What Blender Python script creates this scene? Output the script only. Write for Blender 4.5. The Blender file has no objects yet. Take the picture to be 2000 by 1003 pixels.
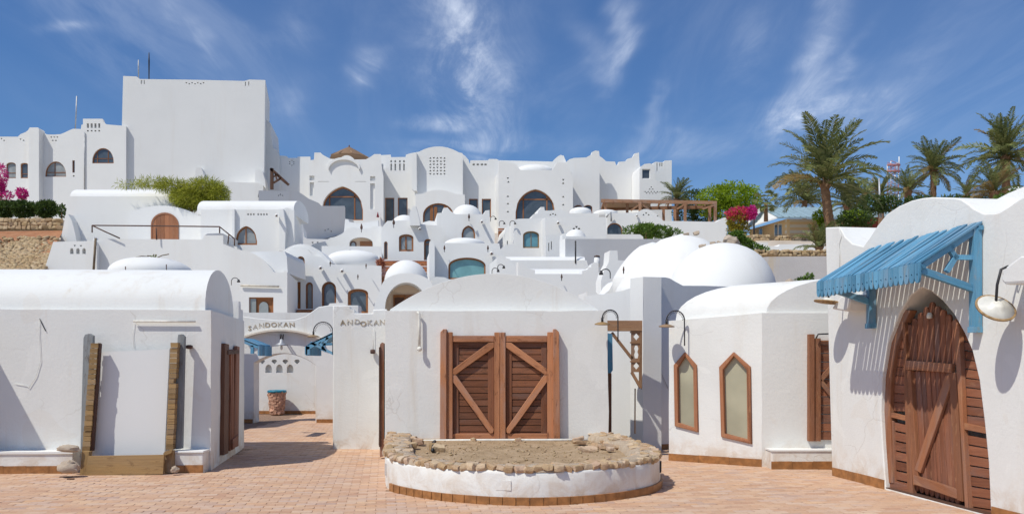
import bpy, bmesh, math, random
from mathutils import Vector, Matrix, noise
from mathutils.geometry import tessellate_polygon
random.seed(7)
R = math.radians
SC = bpy.context.scene
COL = SC.collection

# ------------------------------------------------------------------ camera, sky, sun, exposure
F, HY, EYE = 1600.0, 705.0, 1.6            # focal length and horizon row of the 2000 px wide photograph, eye height
cam = bpy.data.objects.new('camera', bpy.data.cameras.new('camera'))
COL.objects.link(cam)
cam.location = (0, 0, EYE)
cam.rotation_euler = (R(90), 0, 0)
cam.data.sensor_width = 36
cam.data.lens = 36 * F / 2000
cam.data.shift_y = (HY - 501.5) / 2000
cam.data.clip_end = 6000
SC.camera = cam

SUN_AZ, SUN_EL = R(40), R(55.5)              # light travels towards +X turned SUN_AZ to +Y
world = bpy.data.worlds.new('World')
SC.world = world
world.use_nodes = True
wn, wl = world.node_tree.nodes, world.node_tree.links
wn.clear()
def wnode(t, **kw):
    n = wn.new(t)
    for k, v in kw.items():
        if k.startswith('i_'):
            n.inputs[int(k[2:])].default_value = v
        else:
            setattr(n, k, v)
    return n
sky = wnode('ShaderNodeTexSky', sky_type='NISHITA', sun_disc=False, sun_elevation=SUN_EL,
            sun_rotation=R(270) - SUN_AZ, altitude=0, air_density=1.0, dust_density=0.35, ozone_density=3.0)
hsv = wnode('ShaderNodeHueSaturation')
hsv.inputs['Hue'].default_value = 0.509
hsv.inputs['Saturation'].default_value = 1.28
hsv.inputs['Value'].default_value = 0.67
wl.new(sky.outputs[0], hsv.inputs['Color'])
tc = wnode('ShaderNodeTexCoord')
sep = wnode('ShaderNodeSeparateXYZ')
wl.new(tc.outputs['Generated'], sep.inputs[0])
def wmath(op, a, b=None, clamp=False):
    m = wn.new('ShaderNodeMath'); m.operation = op; m.use_clamp = clamp
    for i, v in enumerate((a, b)):
        if v is None: continue
        if isinstance(v, (int, float)): m.inputs[i].default_value = v
        else: wl.new(v, m.inputs[i])
    return m.outputs[0]
# cirrus on a flat layer high above: the direction is cut with a horizontal plane
zc = wmath('MAXIMUM', wmath('ADD', sep.outputs[2], 0.10), 0.02)
cx, cy = wmath('DIVIDE', sep.outputs[0], zc), wmath('DIVIDE', sep.outputs[1], zc)
comb = wn.new('ShaderNodeCombineXYZ')
wl.new(cx, comb.inputs[0]); wl.new(cy, comb.inputs[1])
def wnoise(scale, rot, sc3, detail, rough, dist, seed):
    mp = wn.new('ShaderNodeMapping')
    mp.inputs['Rotation'].default_value = (0, 0, rot)
    mp.inputs['Scale'].default_value = sc3
    mp.inputs['Location'].default_value = (seed, seed * 1.7, seed * .3)
    wl.new(comb.outputs[0], mp.inputs[0])
    n = wn.new('ShaderNodeTexNoise')
    n.inputs['Scale'].default_value = scale; n.inputs['Detail'].default_value = detail
    n.inputs['Roughness'].default_value = rough; n.inputs['Distortion'].default_value = dist
    wl.new(mp.outputs[0], n.inputs['Vector'])
    return n.outputs[0]
def wramp(v, a, b):
    m = wn.new('ShaderNodeMapRange'); m.interpolation_type = 'SMOOTHSTEP'
    wl.new(v, m.inputs[0]); m.inputs[1].default_value = a; m.inputs[2].default_value = b
    return m.outputs[0]
patch = wramp(wnoise(0.95, 0.10, (1.0, .42, 1), 2, .5, .4, 3.35), .50, .70)
wisp = wramp(wnoise(2.6, 0.22, (1.0, .30, 1), 5, .62, 1.6, 6.1), .36, .76)
fine = wramp(wnoise(5.5, -.15, (1.0, .34, 1), 7, .66, .9, 1.1), .34, .72)
veil = wramp(wnoise(0.8, -0.1, (1.0, .35, 1), 3, .55, .6, 2.2), .42, .85)
# the drifting cirrus streaks in front: bearing and slope of the view direction
yf = wmath('MAXIMUM', sep.outputs[1], .05)
bx = wmath('ADD', wmath('DIVIDE', sep.outputs[0], yf), wmath('MULTIPLY', wmath('SUBTRACT', wnoise(1.6, 0, (1, 1, 1), 3, .6, .5, 8.), .5), .10))
by = wmath('ADD', wmath('DIVIDE', sep.outputs[2], yf), wmath('MULTIPLY', wmath('SUBTRACT', wnoise(1.9, 0, (1, 1, 1), 3, .6, .5, 5.), .5), .10))
inf = wramp(sep.outputs[1], .15, .4)
streak = None
for px, py, rx, ry, lean, amt in ((900, 30, 80, 95, .15, .62), (935, 150, 48, 120, .12, .62), (985, 200, 30, 60, .1, .35), (870, 225, 52, 16, .1, .45), (727, 130, 32, 24, -.3, .6), (1205, 70, 20, 80, -.28, .75), (1150, 95, 26, 60, .3, .32), (1255, 235, 16, 50, -.3, .4),
        (1610, 70, 30, 120, -.42, .95), (1590, 150, 40, 70, -.5, .75), (1600, 215, 85, 34, -.2, .85), (1650, 120, 14, 50, -.9, .4), (1735, 215, 34, 26, 0, .3), (1470, 60, 60, 70, -.3, .22), (130, 55, 46, 14, -.2, .45), (370, 55, 18, 90, .75, .25), (590, 60, 40, 26, .2, .3), (940, 290, 120, 18, 0, .35), (1330, 280, 130, 30, 0, .22), (575, 190, 30, 40, -.3, .25), (1790, 140, 40, 60, -.6, .2)):
    u = wmath('SUBTRACT', bx, (px - 1000) / F); v = wmath('SUBTRACT', by, (HY - py) / F)
    u = wmath('SUBTRACT', u, wmath('MULTIPLY', v, -lean))
    q = wmath('ADD', wmath('POWER', wmath('ABSOLUTE', wmath('MULTIPLY', u, F / rx)), 2.), wmath('POWER', wmath('ABSOLUTE', wmath('MULTIPLY', v, F / ry)), 2.))
    g = wmath('MULTIPLY', wmath('EXPONENT', wmath('MULTIPLY', q, -.8)), amt * .72)
    streak = g if streak is None else wmath('ADD', streak, g)
streak = wmath('MULTIPLY', wmath('MULTIPLY', streak, inf), wmath('ADD', wmath('MULTIPLY', wmath('MULTIPLY', fine, wmath('ADD', wisp, .35)), .95), .16))
other = wmath('MULTIPLY', wmath('MULTIPLY', patch, wmath('ADD', wmath('MULTIPLY', wisp, .75), .16)), wmath('SUBTRACT', 1.0, wmath('MULTIPLY', inf, .85)))
msk = wmath('ADD', wmath('ADD', streak, other), wmath('MULTIPLY', veil, wmath('ADD', wmath('MULTIPLY', wisp, .10), .06)), clamp=True)
msk = wmath('MULTIPLY', msk, wramp(sep.outputs[2], .0, .12))
mix = wn.new('ShaderNodeMixRGB')
mix.inputs[2].default_value = (5.6, 6.1, 7.0, 1)
wl.new(msk, mix.inputs[0]); wl.new(hsv.outputs[0], mix.inputs[1])
bg = wn.new('ShaderNodeBackground'); bg.inputs[1].default_value = 0.105
wo = wn.new('ShaderNodeOutputWorld')
wl.new(mix.outputs[0], bg.inputs[0]); wl.new(bg.outputs[0], wo.inputs[0])

sun = bpy.data.objects.new('sun', bpy.data.lights.new('sun', 'SUN'))
COL.objects.link(sun)
sun.data.energy = 2.35
sun.data.angle = R(0.53)
sun.data.color = (1.0, 0.968, 0.87)
sd = Vector((math.cos(SUN_AZ) * math.cos(SUN_EL), math.sin(SUN_AZ) * math.cos(SUN_EL), -math.sin(SUN_EL)))
sun.rotation_euler = sd.to_track_quat('-Z', 'Y').to_euler()
sun.location = (-20, -10, 40)

SC.view_settings.view_transform = 'Standard'
SC.view_settings.look = 'None'
SC.view_settings.exposure = 0.60
SC.view_settings.gamma = 1.0
SC.view_settings.use_curve_mapping = False
SC.cycles.max_bounces = 6
SC.cycles.diffuse_bounces = 3
SC.cycles.glossy_bounces = 2
SC.cycles.transparent_max_bounces = 6

# ------------------------------------------------------------------ materials
def mat(name):
    m = bpy.data.materials.new(name); m.use_nodes = True
    nt = m.node_tree
    b = nt.nodes['Principled BSDF']
    return m, nt.nodes, nt.links, b
def mramp(N, L, v, stops):
    r = N.new('ShaderNodeValToRGB')
    el = r.color_ramp.elements
    el[0].position, el[0].color = stops[0][0], (*stops[0][1], 1)
    el[1].position, el[1].color = stops[-1][0], (*stops[-1][1], 1)
    for p, c in stops[1:-1]:
        e = el.new(p); e.color = (*c, 1)
    L.new(v, r.inputs[0])
    return r.outputs[0]
def mnoise(N, L, vec, scale, detail=5, rough=.55, dist=0.0):
    n = N.new('ShaderNodeTexNoise')
    n.inputs['Scale'].default_value = scale; n.inputs['Detail'].default_value = detail
    n.inputs['Roughness'].default_value = rough; n.inputs['Distortion'].default_value = dist
    if vec is not None: L.new(vec, n.inputs['Vector'])
    return n.outputs[0]
def mmap(N, L, vec, scale):
    m = N.new('ShaderNodeMapping'); m.inputs['Scale'].default_value = scale
    L.new(vec, m.inputs[0]); return m.outputs[0]
def mmix(N, L, f, a, b, mode='MIX'):
    m = N.new('ShaderNodeMixRGB'); m.blend_type = mode
    for i, v in enumerate((f, a, b)):
        if isinstance(v, (int, float)): m.inputs[i].default_value = v
        elif isinstance(v, tuple): m.inputs[i].default_value = (*v, 1)
        else: L.new(v, m.inputs[i])
    return m.outputs[0]
def mrange(N, L, v, a, b, c=0., d=1.):
    m = N.new('ShaderNodeMapRange'); m.interpolation_type = 'SMOOTHSTEP'
    L.new(v, m.inputs[0])
    for i, x in enumerate((a, b, c, d)): m.inputs[i + 1].default_value = x
    return m.outputs[0]
def mbump(N, L, b, h, strength, dist=.02):
    n = N.new('ShaderNodeBump'); n.inputs['Strength'].default_value = strength; n.inputs['Distance'].default_value = dist
    L.new(h, n.inputs['Height']); L.new(n.outputs[0], b.inputs['Normal'])
def pos(N):
    return N.new('ShaderNodeNewGeometry').outputs['Position']

def plaster(name, col, dirt=(.62, .53, .42), amount=.5, scale=1.0, bump=.35, streak=.35, near=False):
    m, N, L, b = mat(name)
    p = pos(N)
    n1 = mnoise(N, L, p, .55 * scale, 6, .6, .4)
    n2 = mnoise(N, L, mmap(N, L, p, (1.6 * scale, 1.6 * scale, .16 * scale)), 1.3, 6, .62, .2)
    n3 = mnoise(N, L, p, 5.5 * scale, 6, .65)
    c = mmix(N, L, mrange(N, L, n1, .40, .75, 0, .5 * amount), col, tuple(x * .87 for x in col))
    c = mmix(N, L, mrange(N, L, n2, .52, .80, 0, streak * amount), c, dirt)
    c = mmix(N, L, mrange(N, L, n3, .62, .82, 0, .30 * amount), c, tuple(x * .72 for x in col))
    h = mmix(N, L, .5, mnoise(N, L, p, 3.2 * scale, 4, .5), mnoise(N, L, p, 26 * scale, 5, .65))
    if near:
        # hairline cracks, only in places
        wv = N.new('ShaderNodeVectorMath'); wv.operation = 'ADD'
        nv = N.new('ShaderNodeTexNoise'); nv.inputs['Scale'].default_value = 2.5; nv.inputs['Detail'].default_value = 4
        L.new(p, nv.inputs['Vector'])
        sc = N.new('ShaderNodeVectorMath'); sc.operation = 'SCALE'; sc.inputs['Scale'].default_value = .5
        L.new(nv.outputs['Color'], sc.inputs[0]); L.new(p, wv.inputs[0]); L.new(sc.outputs[0], wv.inputs[1])
        vo = N.new('ShaderNodeTexVoronoi'); vo.feature = 'DISTANCE_TO_EDGE'; vo.inputs['Scale'].default_value = .85
        L.new(wv.outputs[0], vo.inputs['Vector'])
        cm = mnoise(N, L, p, .9, 3, .5)
        cr = N.new('ShaderNodeMath'); cr.operation = 'MULTIPLY'
        L.new(mrange(N, L, vo.outputs['Distance'], .0, .011, 1, 0), cr.inputs[0]); L.new(mrange(N, L, cm, .50, .60), cr.inputs[1])
        c = mmix(N, L, mmix(N, L, .26, (0, 0, 0), cr.outputs[0]), c, (.42, .36, .30))
        # repair patches with a firm edge
        rp = mnoise(N, L, p, 1.15, 2, .4, 1.2)
        c = mmix(N, L, mrange(N, L, rp, .635, .65, 0, .5), c, tuple(x * 1.04 for x in col))
        c = mmix(N, L, mrange(N, L, rp, .33, .35, .30, 0), c, (.74, .69, .62))
        # splashed dust on the lowest half metre
        sp = N.new('ShaderNodeSeparateXYZ'); L.new(p, sp.inputs[0])
        lo = N.new('ShaderNodeMath'); lo.operation = 'MULTIPLY'
        L.new(mrange(N, L, sp.outputs[2], .02, .55, 1, 0), lo.inputs[0]); L.new(mrange(N, L, mnoise(N, L, p, 3.5, 6, .68, .6), .40, .66), lo.inputs[1])
        c = mmix(N, L, mmix(N, L, .65, (0, 0, 0), lo.outputs[0]), c, (.56, .42, .29))
        st = mnoise(N, L, mmap(N, L, p, (5., 5., .25)), 1.0, 5, .6, .1)
        c = mmix(N, L, mrange(N, L, st, .60, .78, 0, .32), c, (.60, .47, .34))
        h = mmix(N, L, .12, h, cr.outputs[0], 'SUBTRACT')
    L.new(c, b.inputs['Base Color'])
    b.inputs['Roughness'].default_value = .88
    b.inputs['Specular IOR Level'].default_value = .2
    mbump(N, L, b, h, bump, .03)
    return m
M = {}
M['plaster'] = plaster('plaster', (.81, .80, .77), amount=.6, bump=.25)
M['near_plaster'] = plaster('near_plaster', (.80, .795, .762), amount=1.1, bump=.26, streak=.6, near=True)
M['far_plaster'] = plaster('far_plaster', (.81, .805, .785), amount=.7, scale=.35, bump=.2, streak=.28)
M['peach_plaster'] = plaster('peach_plaster', (.72, .56, .42), amount=.4)
M['old_plaster'] = plaster('old_plaster', (.62, .58, .55), amount=1.6, bump=.7, streak=.9)
M['panel_white'] = plaster('panel_white', (.80, .81, .80), amount=.3, bump=.05, streak=.25)
M['ochre_plaster'] = plaster('ochre_plaster', (.76, .54, .30), amount=.4)
M['cream_plaster'] = plaster('cream_plaster', (.74, .66, .55), amount=.4)
M['red_paint'] = plaster('red_paint', (.30, .06, .05), amount=.4)

def wood(name, a, b_, dark, wear=None, rough=.72, wearamt=.5):
    """grain runs along the x of the point attribute 'g' (metres along the board)"""
    m, N, L, b = mat(name)
    at = N.new('ShaderNodeAttribute'); at.attribute_name = 'g'
    v = at.outputs['Vector']
    g1 = mnoise(N, L, mmap(N, L, v, (1.2, 22, 22)), 2.2, 7, .62, .6)
    g2 = mnoise(N, L, mmap(N, L, v, (3, 90, 90)), 1.4, 4, .6)
    sp = N.new('ShaderNodeSeparateXYZ'); L.new(v, sp.inputs[0])
    wn_ = N.new('ShaderNodeTexWhiteNoise'); wn_.noise_dimensions = '1D'
    fl = N.new('ShaderNodeAttribute'); fl.attribute_name = 'rid'
    L.new(fl.outputs['Fac'], wn_.inputs['W'])
    c = mramp(N, L, g1, [(.28, dark), (.48, a), (.72, b_)])
    c = mmix(N, L, mrange(N, L, g2, .5, .8, 0, .45), c, tuple(x * .5 for x in a))
    c = mmix(N, L, .55, c, mmix(N, L, wn_.outputs['Value'], tuple(x * .5 for x in a), tuple(min(1, x * 1.3) for x in b_)))
    w2 = N.new('ShaderNodeTexWhiteNoise'); w2.noise_dimensions = '1D'
    ad = N.new('ShaderNodeMath'); ad.operation = 'ADD'; ad.inputs[1].default_value = 17.3
    L.new(fl.outputs['Fac'], ad.inputs[0]); L.new(ad.outputs[0], w2.inputs['W'])
    bl = mnoise(N, L, mmap(N, L, v, (1.1, 5, 5)), 1.3, 5, .6, .4)
    fd = N.new('ShaderNodeMath'); fd.operation = 'MULTIPLY'
    L.new(mrange(N, L, w2.outputs['Value'], .35, 1.0, .12, .75), fd.inputs[0]); L.new(mrange(N, L, bl, .38, .66), fd.inputs[1])
    gy = sum(a) / 3
    c = mmix(N, L, fd.outputs[0], c, tuple(min(1, (x * .45 + gy * .55) * 1.35) for x in a))      # sun-bleached boards
    if wear:
        w = mnoise(N, L, mmap(N, L, v, (2.2, 9, 9)), 1.6, 7, .68, .5)
        c = mmix(N, L, mrange(N, L, w, .55, .66, 0, wearamt), c, wear)
    L.new(c, b.inputs['Base Color'])
    b.inputs['Roughness'].default_value = rough
    b.inputs['Specular IOR Level'].default_value = .3
    mbump(N, L, b, g1, .45, .006)
    return m
M['gate_board'] = wood('gate_board', (.19, .070, .034), (.29, .115, .055), (.07, .026, .014), wear=(.10, .05, .028), wearamt=.7)
M['gate_frame'] = wood('gate_frame', (.43, .170, .075), (.52, .225, .105), (.24, .09, .042), wear=(.15, .058, .03), wearamt=.75)
M['door_wood'] = wood('door_wood', (.225, .082, .042), (.33, .13, .068), (.09, .034, .019), wear=(.36, .18, .10), wearamt=.55)
M['door_frame'] = wood('door_frame', (.30, .118, .055), (.39, .165, .08), (.13, .05, .026), wear=(.42, .22, .115), wearamt=.55)
M['old_wood'] = wood('old_wood', (.30, .185, .075), (.40, .255, .11), (.13, .075, .03), wear=(.16, .09, .045))
M['grey_wood'] = wood('grey_wood', (.24, .26, .27), (.36, .38, .39), (.10, .09, .085), wear=(.12, .085, .065), wearamt=.7)
M['lintel_wood'] = wood('lintel_wood', (.27, .145, .075), (.36, .20, .105), (.12, .06, .03), wear=(.42, .30, .19), wearamt=.4)
M['dark_wood'] = wood('dark_wood', (.10, .045, .027), (.15, .07, .04), (.04, .02, .012))
M['pale_wood'] = wood('pale_wood', (.34, .21, .115), (.44, .28, .16), (.17, .10, .055))
M['blue_wood'] = wood('blue_wood', (.075, .26, .43), (.16, .39, .56), (.025, .115, .22), wear=(.24, .30, .33), wearamt=.7)
M['far_wood'] = wood('far_wood', (.30, .115, .04), (.38, .16, .06), (.14, .05, .02))
M['pergola_wood'] = wood('pergola_wood', (.33, .16, .08), (.42, .22, .12), (.17, .08, .04))
M['thatch'] = wood('thatch', (.22, .13, .075), (.30, .19, .11), (.10, .06, .035))

def plain(name, col, rough=.6, spec=.4, metal=0., var=.25, scale=3.):
    m, N, L, b = mat(name)
    n = mnoise(N, L, pos(N), scale, 6, .6)
    L.new(mmix(N, L, mrange(N, L, n, .35, .7, 0, 1), tuple(x * (1 - var) for x in col), tuple(min(1, x * (1 + var * .5)) for x in col)), b.inputs['Base Color'])
    b.inputs['Roughness'].default_value = rough; b.inputs['Specular IOR Level'].default_value = spec
    b.inputs['Metallic'].default_value = metal
    return m
M['iron'] = plain('iron', (.035, .032, .035), .55)
M['rust_iron'] = plain('rust_iron', (.11, .06, .045), .75)
M['galvanised'] = plain('galvanised', (.45, .46, .48), .45, .5, .3)
M['skirting_tile'] = plain('skirting_tile', (.37, .165, .055), .45, .45, 0, .3, 9)
M['terracotta'] = plain('terracotta', (.50, .20, .085), .7, .3, 0, .35, 6)
M['pipe'] = plain('pipe', (.62, .56, .47), .5, .3)
M['enamel'] = plain('enamel', (.80, .77, .69), .4, .5, 0, .12, 12)
M['enamel_rust'] = plain('enamel_rust', (.42, .27, .13), .7, .3, 0, .4, 20)
M['blue_plastic'] = plain('blue_plastic', (.03, .25, .36), .4)
M['red_cloth'] = plain('red_cloth', (.35, .03, .05), .8)
M['blue_roof'] = plain('blue_roof', (.36, .48, .52), .5, .4, 0, .2, 1.5)
M['red_white'] = plain('red_white', (.45, .20, .20), .6)
M['letter'] = plain('letter', (.48, .38, .26), .85, .2, 0, .55, 30)
M['letter_pale'] = plain('letter_pale', (.62, .56, .47), .85, .2, 0, .4, 30)
M['dark_void'] = plain('dark_void', (.03, .028, .03), .9, .1)
M['hose'] = plain('hose', (.02, .02, .02), .5)
M['cladding'] = plain('cladding', (.58, .33, .225), .85, .2, 0, .4, 14)

def glass(name, col, rough=.08, spec=.7):
    m, N, L, b = mat(name)
    n = mnoise(N, L, pos(N), 1.1, 3, .5)
    L.new(mmix(N, L, mrange(N, L, n, .3, .7), tuple(x * .7 for x in col), col), b.inputs['Base Color'])
    b.inputs['Roughness'].default_value = rough; b.inputs['Specular IOR Level'].default_value = spec
    return m
M['glass'] = glass('glass', (.085, .105, .125))
M['glass_pale'] = glass('glass_pale', (.34, .37, .38), .12)
M['glass_teal'] = glass('glass_teal', (.20, .42, .44), .1, .5)
M['glass_blue'] = glass('glass_blue', (.13, .31, .38), .2, .5)
M['glass_grey'] = glass('glass_grey', (.12, .155, .20), .12, .6)
M['shop_glass'] = glass('shop_glass', (.50, .47, .34), .22, .5)
M['curtain'] = glass('curtain', (.36, .38, .38), .3, .5)

def earth(name, a, b_, c_, scale=4., bump=.8):
    m, N, L, b = mat(name)
    p = pos(N)
    n = mnoise(N, L, p, scale, 8, .68, .3)
    n2 = mnoise(N, L, p, scale * 9, 5, .6)
    c = mramp(N, L, n, [(.3, a), (.5, b_), (.7, c_)])
    c = mmix(N, L, mrange(N, L, n2, .5, .75, 0, .5), c, tuple(x * .55 for x in a))
    L.new(c, b.inputs['Base Color']); b.inputs['Roughness'].default_value = .95; b.inputs['Specular IOR Level'].default_value = .1
    mbump(N, L, b, mmix(N, L, .5, n, n2), bump, .04)
    return m
M['dirt'] = earth('dirt', (.30, .205, .12), (.42, .30, .185), (.50, .37, .245))
M['soil'] = earth('soil', (.30, .13, .07), (.40, .19, .10), (.46, .25, .14), 1.2)
M['sand'] = earth('sand', (.46, .38, .30), (.54, .46, .38), (.60, .54, .46), .6, .4)
M['mortar'] = earth('mortar', (.44, .34, .24), (.53, .42, .31), (.60, .50, .39), 7, 1.0)
M['joint'] = earth('joint', (.26, .17, .12), (.32, .21, .15), (.38, .26, .19), 12)

def pieces(name, cols, rough=.9, scale=6., bump=.5, dirt=.35):
    """colour differs from piece to piece (object or island)"""
    m, N, L, b = mat(name)
    oi = N.new('ShaderNodeObjectInfo'); ge = N.new('ShaderNodeNewGeometry')
    ad = N.new('ShaderNodeMath'); ad.operation = 'ADD'
    L.new(oi.outputs['Random'], ad.inputs[0]); L.new(ge.outputs['Random Per Island'], ad.inputs[1])
    fr = N.new('ShaderNodeMath'); fr.operation = 'FRACT'; L.new(ad.outputs[0], fr.inputs[0])
    k = len(cols)
    c = mramp(N, L, fr.outputs[0], [(i / (k - 1), x) for i, x in enumerate(cols)])
    n = mnoise(N, L, ge.outputs['Position'], scale, 6, .65)
    n2 = mnoise(N, L, ge.outputs['Position'], .5, 4, .6, .5)
    c = mmix(N, L, mrange(N, L, n, .45, .78, 0, dirt), c, tuple(x * .55 for x in cols[0]))
    c = mmix(N, L, mrange(N, L, n2, .45, .7, 0, dirt), c, tuple(min(1, x * 1.15) for x in cols[-1]))
    L.new(c, b.inputs['Base Color']); b.inputs['Roughness'].default_value = rough; b.inputs['Specular IOR Level'].default_value = .2
    mbump(N, L, b, n, bump, .02)
    return m
M['paver'] = pieces('paver', [(.52, .305, .20), (.61, .40, .265), (.56, .335, .215), (.65, .47, .345), (.62, .375, .225), (.59, .42, .325), (.68, .45, .285), (.50, .34, .265)], .85, 14, .4, .25)
M['stone'] = pieces('stone', [(.38, .25, .125), (.52, .37, .22), (.60, .47, .33), (.46, .29, .16), (.56, .42, .25), (.62, .50, .38), (.50, .33, .22)], .95, 16, 1.0, .45)
M['rubble'] = pieces('rubble', [(.36, .25, .13), (.48, .36, .21), (.42, .28, .16), (.52, .41, .27)], .95, 2, .6, .4)
M['boulder'] = pieces('boulder', [(.42, .33, .25), (.50, .41, .32)], .95, 7, 1.0, .5)

def leaf(name, cols, trans=.35, rough=.42):
    m, N, L, b = mat(name)
    ge = N.new('ShaderNodeNewGeometry')
    k = len(cols)
    c = mramp(N, L, ge.outputs['Random Per Island'], [(i / (k - 1), x) for i, x in enumerate(cols)])
    n = mnoise(N, L, ge.outputs['Position'], .8, 3, .5)
    c = mmix(N, L, mrange(N, L, n, .4, .65, 0, .5), c, cols[0])
    L.new(c, b.inputs['Base Color']); b.inputs['Roughness'].default_value = rough; b.inputs['Specular IOR Level'].default_value = .3
    t = N.new('ShaderNodeBsdfTranslucent'); L.new(c, t.inputs[0])
    mx = N.new('ShaderNodeMixShader'); mx.inputs[0].default_value = trans
    L.new(b.outputs[0], mx.inputs[1]); L.new(t.outputs[0], mx.inputs[2])
    L.new(mx.outputs[0], N['Material Output'].inputs[0])
    return m
M['palm_leaf'] = leaf('palm_leaf', [(.12, .155, .05), (.24, .27, .09), (.40, .385, .17), (.20, .235, .08)])
M['palm_dry'] = leaf('palm_dry', [(.26, .18, .07), (.34, .25, .11)])
M['bright_leaf'] = leaf('bright_leaf', [(.19, .29, .015), (.34, .46, .025), (.27, .39, .02), (.44, .53, .04)], .45)
M['dark_leaf'] = leaf('dark_leaf', [(.04, .075, .016), (.08, .13, .028), (.13, .18, .045)])
M['mid_leaf'] = leaf('mid_leaf', [(.085, .16, .025), (.15, .25, .04), (.22, .32, .06)], .4)
M['vine_leaf'] = leaf('vine_leaf', [(.28, .31, .035), (.40, .42, .05), (.52, .50, .09)], .45)
M['yellow_leaf'] = leaf('yellow_leaf', [(.30, .26, .03), (.40, .30, .03), (.22, .22, .03)], .4)
M['magenta_leaf'] = leaf('magenta_leaf', [(.56, .02, .22), (.72, .05, .32), (.64, .03, .28), (.80, .12, .42)], .45)
M['red_leaf'] = leaf('red_leaf', [(.70, .05, .16), (.76, .12, .14), (.68, .05, .24)], .45)
M['pink_leaf'] = leaf('pink_leaf', [(.62, .40, .36), (.70, .50, .46)], .4)
M['rust_leaf'] = leaf('rust_leaf', [(.40, .14, .08), (.52, .24, .14)], .4)
M['bark'] = earth('bark', (.15, .085, .05), (.25, .145, .085), (.33, .21, .13), 3., 1.)
M['twig'] = plain('twig', (.20, .15, .10), .9)

# ------------------------------------------------------------------ mesh helpers
ROOTLOC = {}
def root_of(o):
    while o is not None and o.parent is not None: o = o.parent
    return o
def tag(o, label, cat, group=None, kind=None):
    if label: o['label'] = label
    if cat: o['category'] = cat
    if group: o['group'] = group
    if kind: o['kind'] = kind
    elif cat and 'kind' not in o: o['kind'] = 'thing'
    return o
def thing(name, label, cat, loc, group=None):
    o = bpy.data.objects.new(name, None)
    COL.objects.link(o)
    o.location = loc
    o.empty_display_size = .3
    ROOTLOC[o] = Vector(loc)
    return tag(o, label, cat, group)
def mesh_of(name, V, Fc, m, grain=None, smooth=False, fix=True):
    me = bpy.data.meshes.new(name)
    me.from_pydata(V, [], Fc)
    if fix and len(V) < 6000:
        bm = bmesh.new(); bm.from_mesh(me)
        bmesh.ops.recalc_face_normals(bm, faces=bm.faces)
        bm.to_mesh(me); bm.free()
    if smooth or len(me.polygons) > 16: me.polygons.foreach_set('use_smooth', [True] * len(me.polygons))
    if not smooth and len(me.polygons) > 16: me.set_sharp_from_angle(angle=R(32))
    if grain is not None:
        a = me.attributes.new('g', 'FLOAT_VECTOR', 'POINT')
        a.data.foreach_set('vector', [x for g in grain for x in g])
        r = me.attributes.new('rid', 'FLOAT', 'POINT')
        rid = random.random() * 100
        r.data.foreach_set('value', [rid] * len(V))
    me.materials.append(m if not isinstance(m, str) else M[m])
    return me
def put(name, me, parent=None):
    o = bpy.data.objects.new(name, me)
    COL.objects.link(o)
    if parent is not None: o.parent = parent
    return o
def mk(name, V, Fc, m, parent=None, grain=None, smooth=False, fix=True):
    off = ROOTLOC.get(root_of(parent), Vector((0, 0, 0))) if parent is not None else Vector((0, 0, 0))
    if parent is None:                       # a single mesh thing gets its origin at its base
        n = len(V)
        off = Vector((sum(v[0] for v in V) / n, sum(v[1] for v in V) / n, min(v[2] for v in V)))
    me = mesh_of(name, [(v[0] - off.x, v[1] - off.y, v[2] - off.z) for v in V], Fc, m, grain, smooth, fix)
    o = put(name, me, parent)
    if parent is None:
        o.location = off; ROOTLOC[o] = off
    return o
def soften(o, w=.02, seg=2):
    b = o.modifiers.new('soft', 'BEVEL'); b.width = w; b.segments = seg; b.limit_method = 'ANGLE'; b.angle_limit = R(35)
    return o

def P(px, py, d):
    return Vector(((px - 1000) / F * d, d, EYE + (HY - py) / F * d))
class Pl:
    """a vertical plane through the ground points seen at columns ax, bx at the depths ad, bd"""
    def __init__(s, ax, ad, bx, bd):
        s.a = Vector(((ax - 1000) / F * ad, ad)); b = Vector(((bx - 1000) / F * bd, bd))
        s.t = (b - s.a).normalized()
        n = Vector((s.t.y, -s.t.x))
        if n.dot(-s.a) < 0: n = -n
        s.n = n
    def uv(s, px, py, off=0.):
        o = s.a + s.n * off
        rx = (px - 1000) / F
        # o + u t = k (rx, 1)
        det = s.t.x * -1.0 - (-rx) * s.t.y
        u = ((-o.x) * -1.0 - (-rx) * (-o.y)) / det
        k = o.y + u * s.t.y
        return (u, EYE + (HY - py) / F * k)
    def w(s, u, z, off=0.):
        p = s.a + s.t * u + s.n * off
        return Vector((p.x, p.y, z))
    def n3(s): return Vector((s.n.x, s.n.y, 0))
    def t3(s): return Vector((s.t.x, s.t.y, 0))
def front(d): return Pl(0, d, 2000, d)

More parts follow.
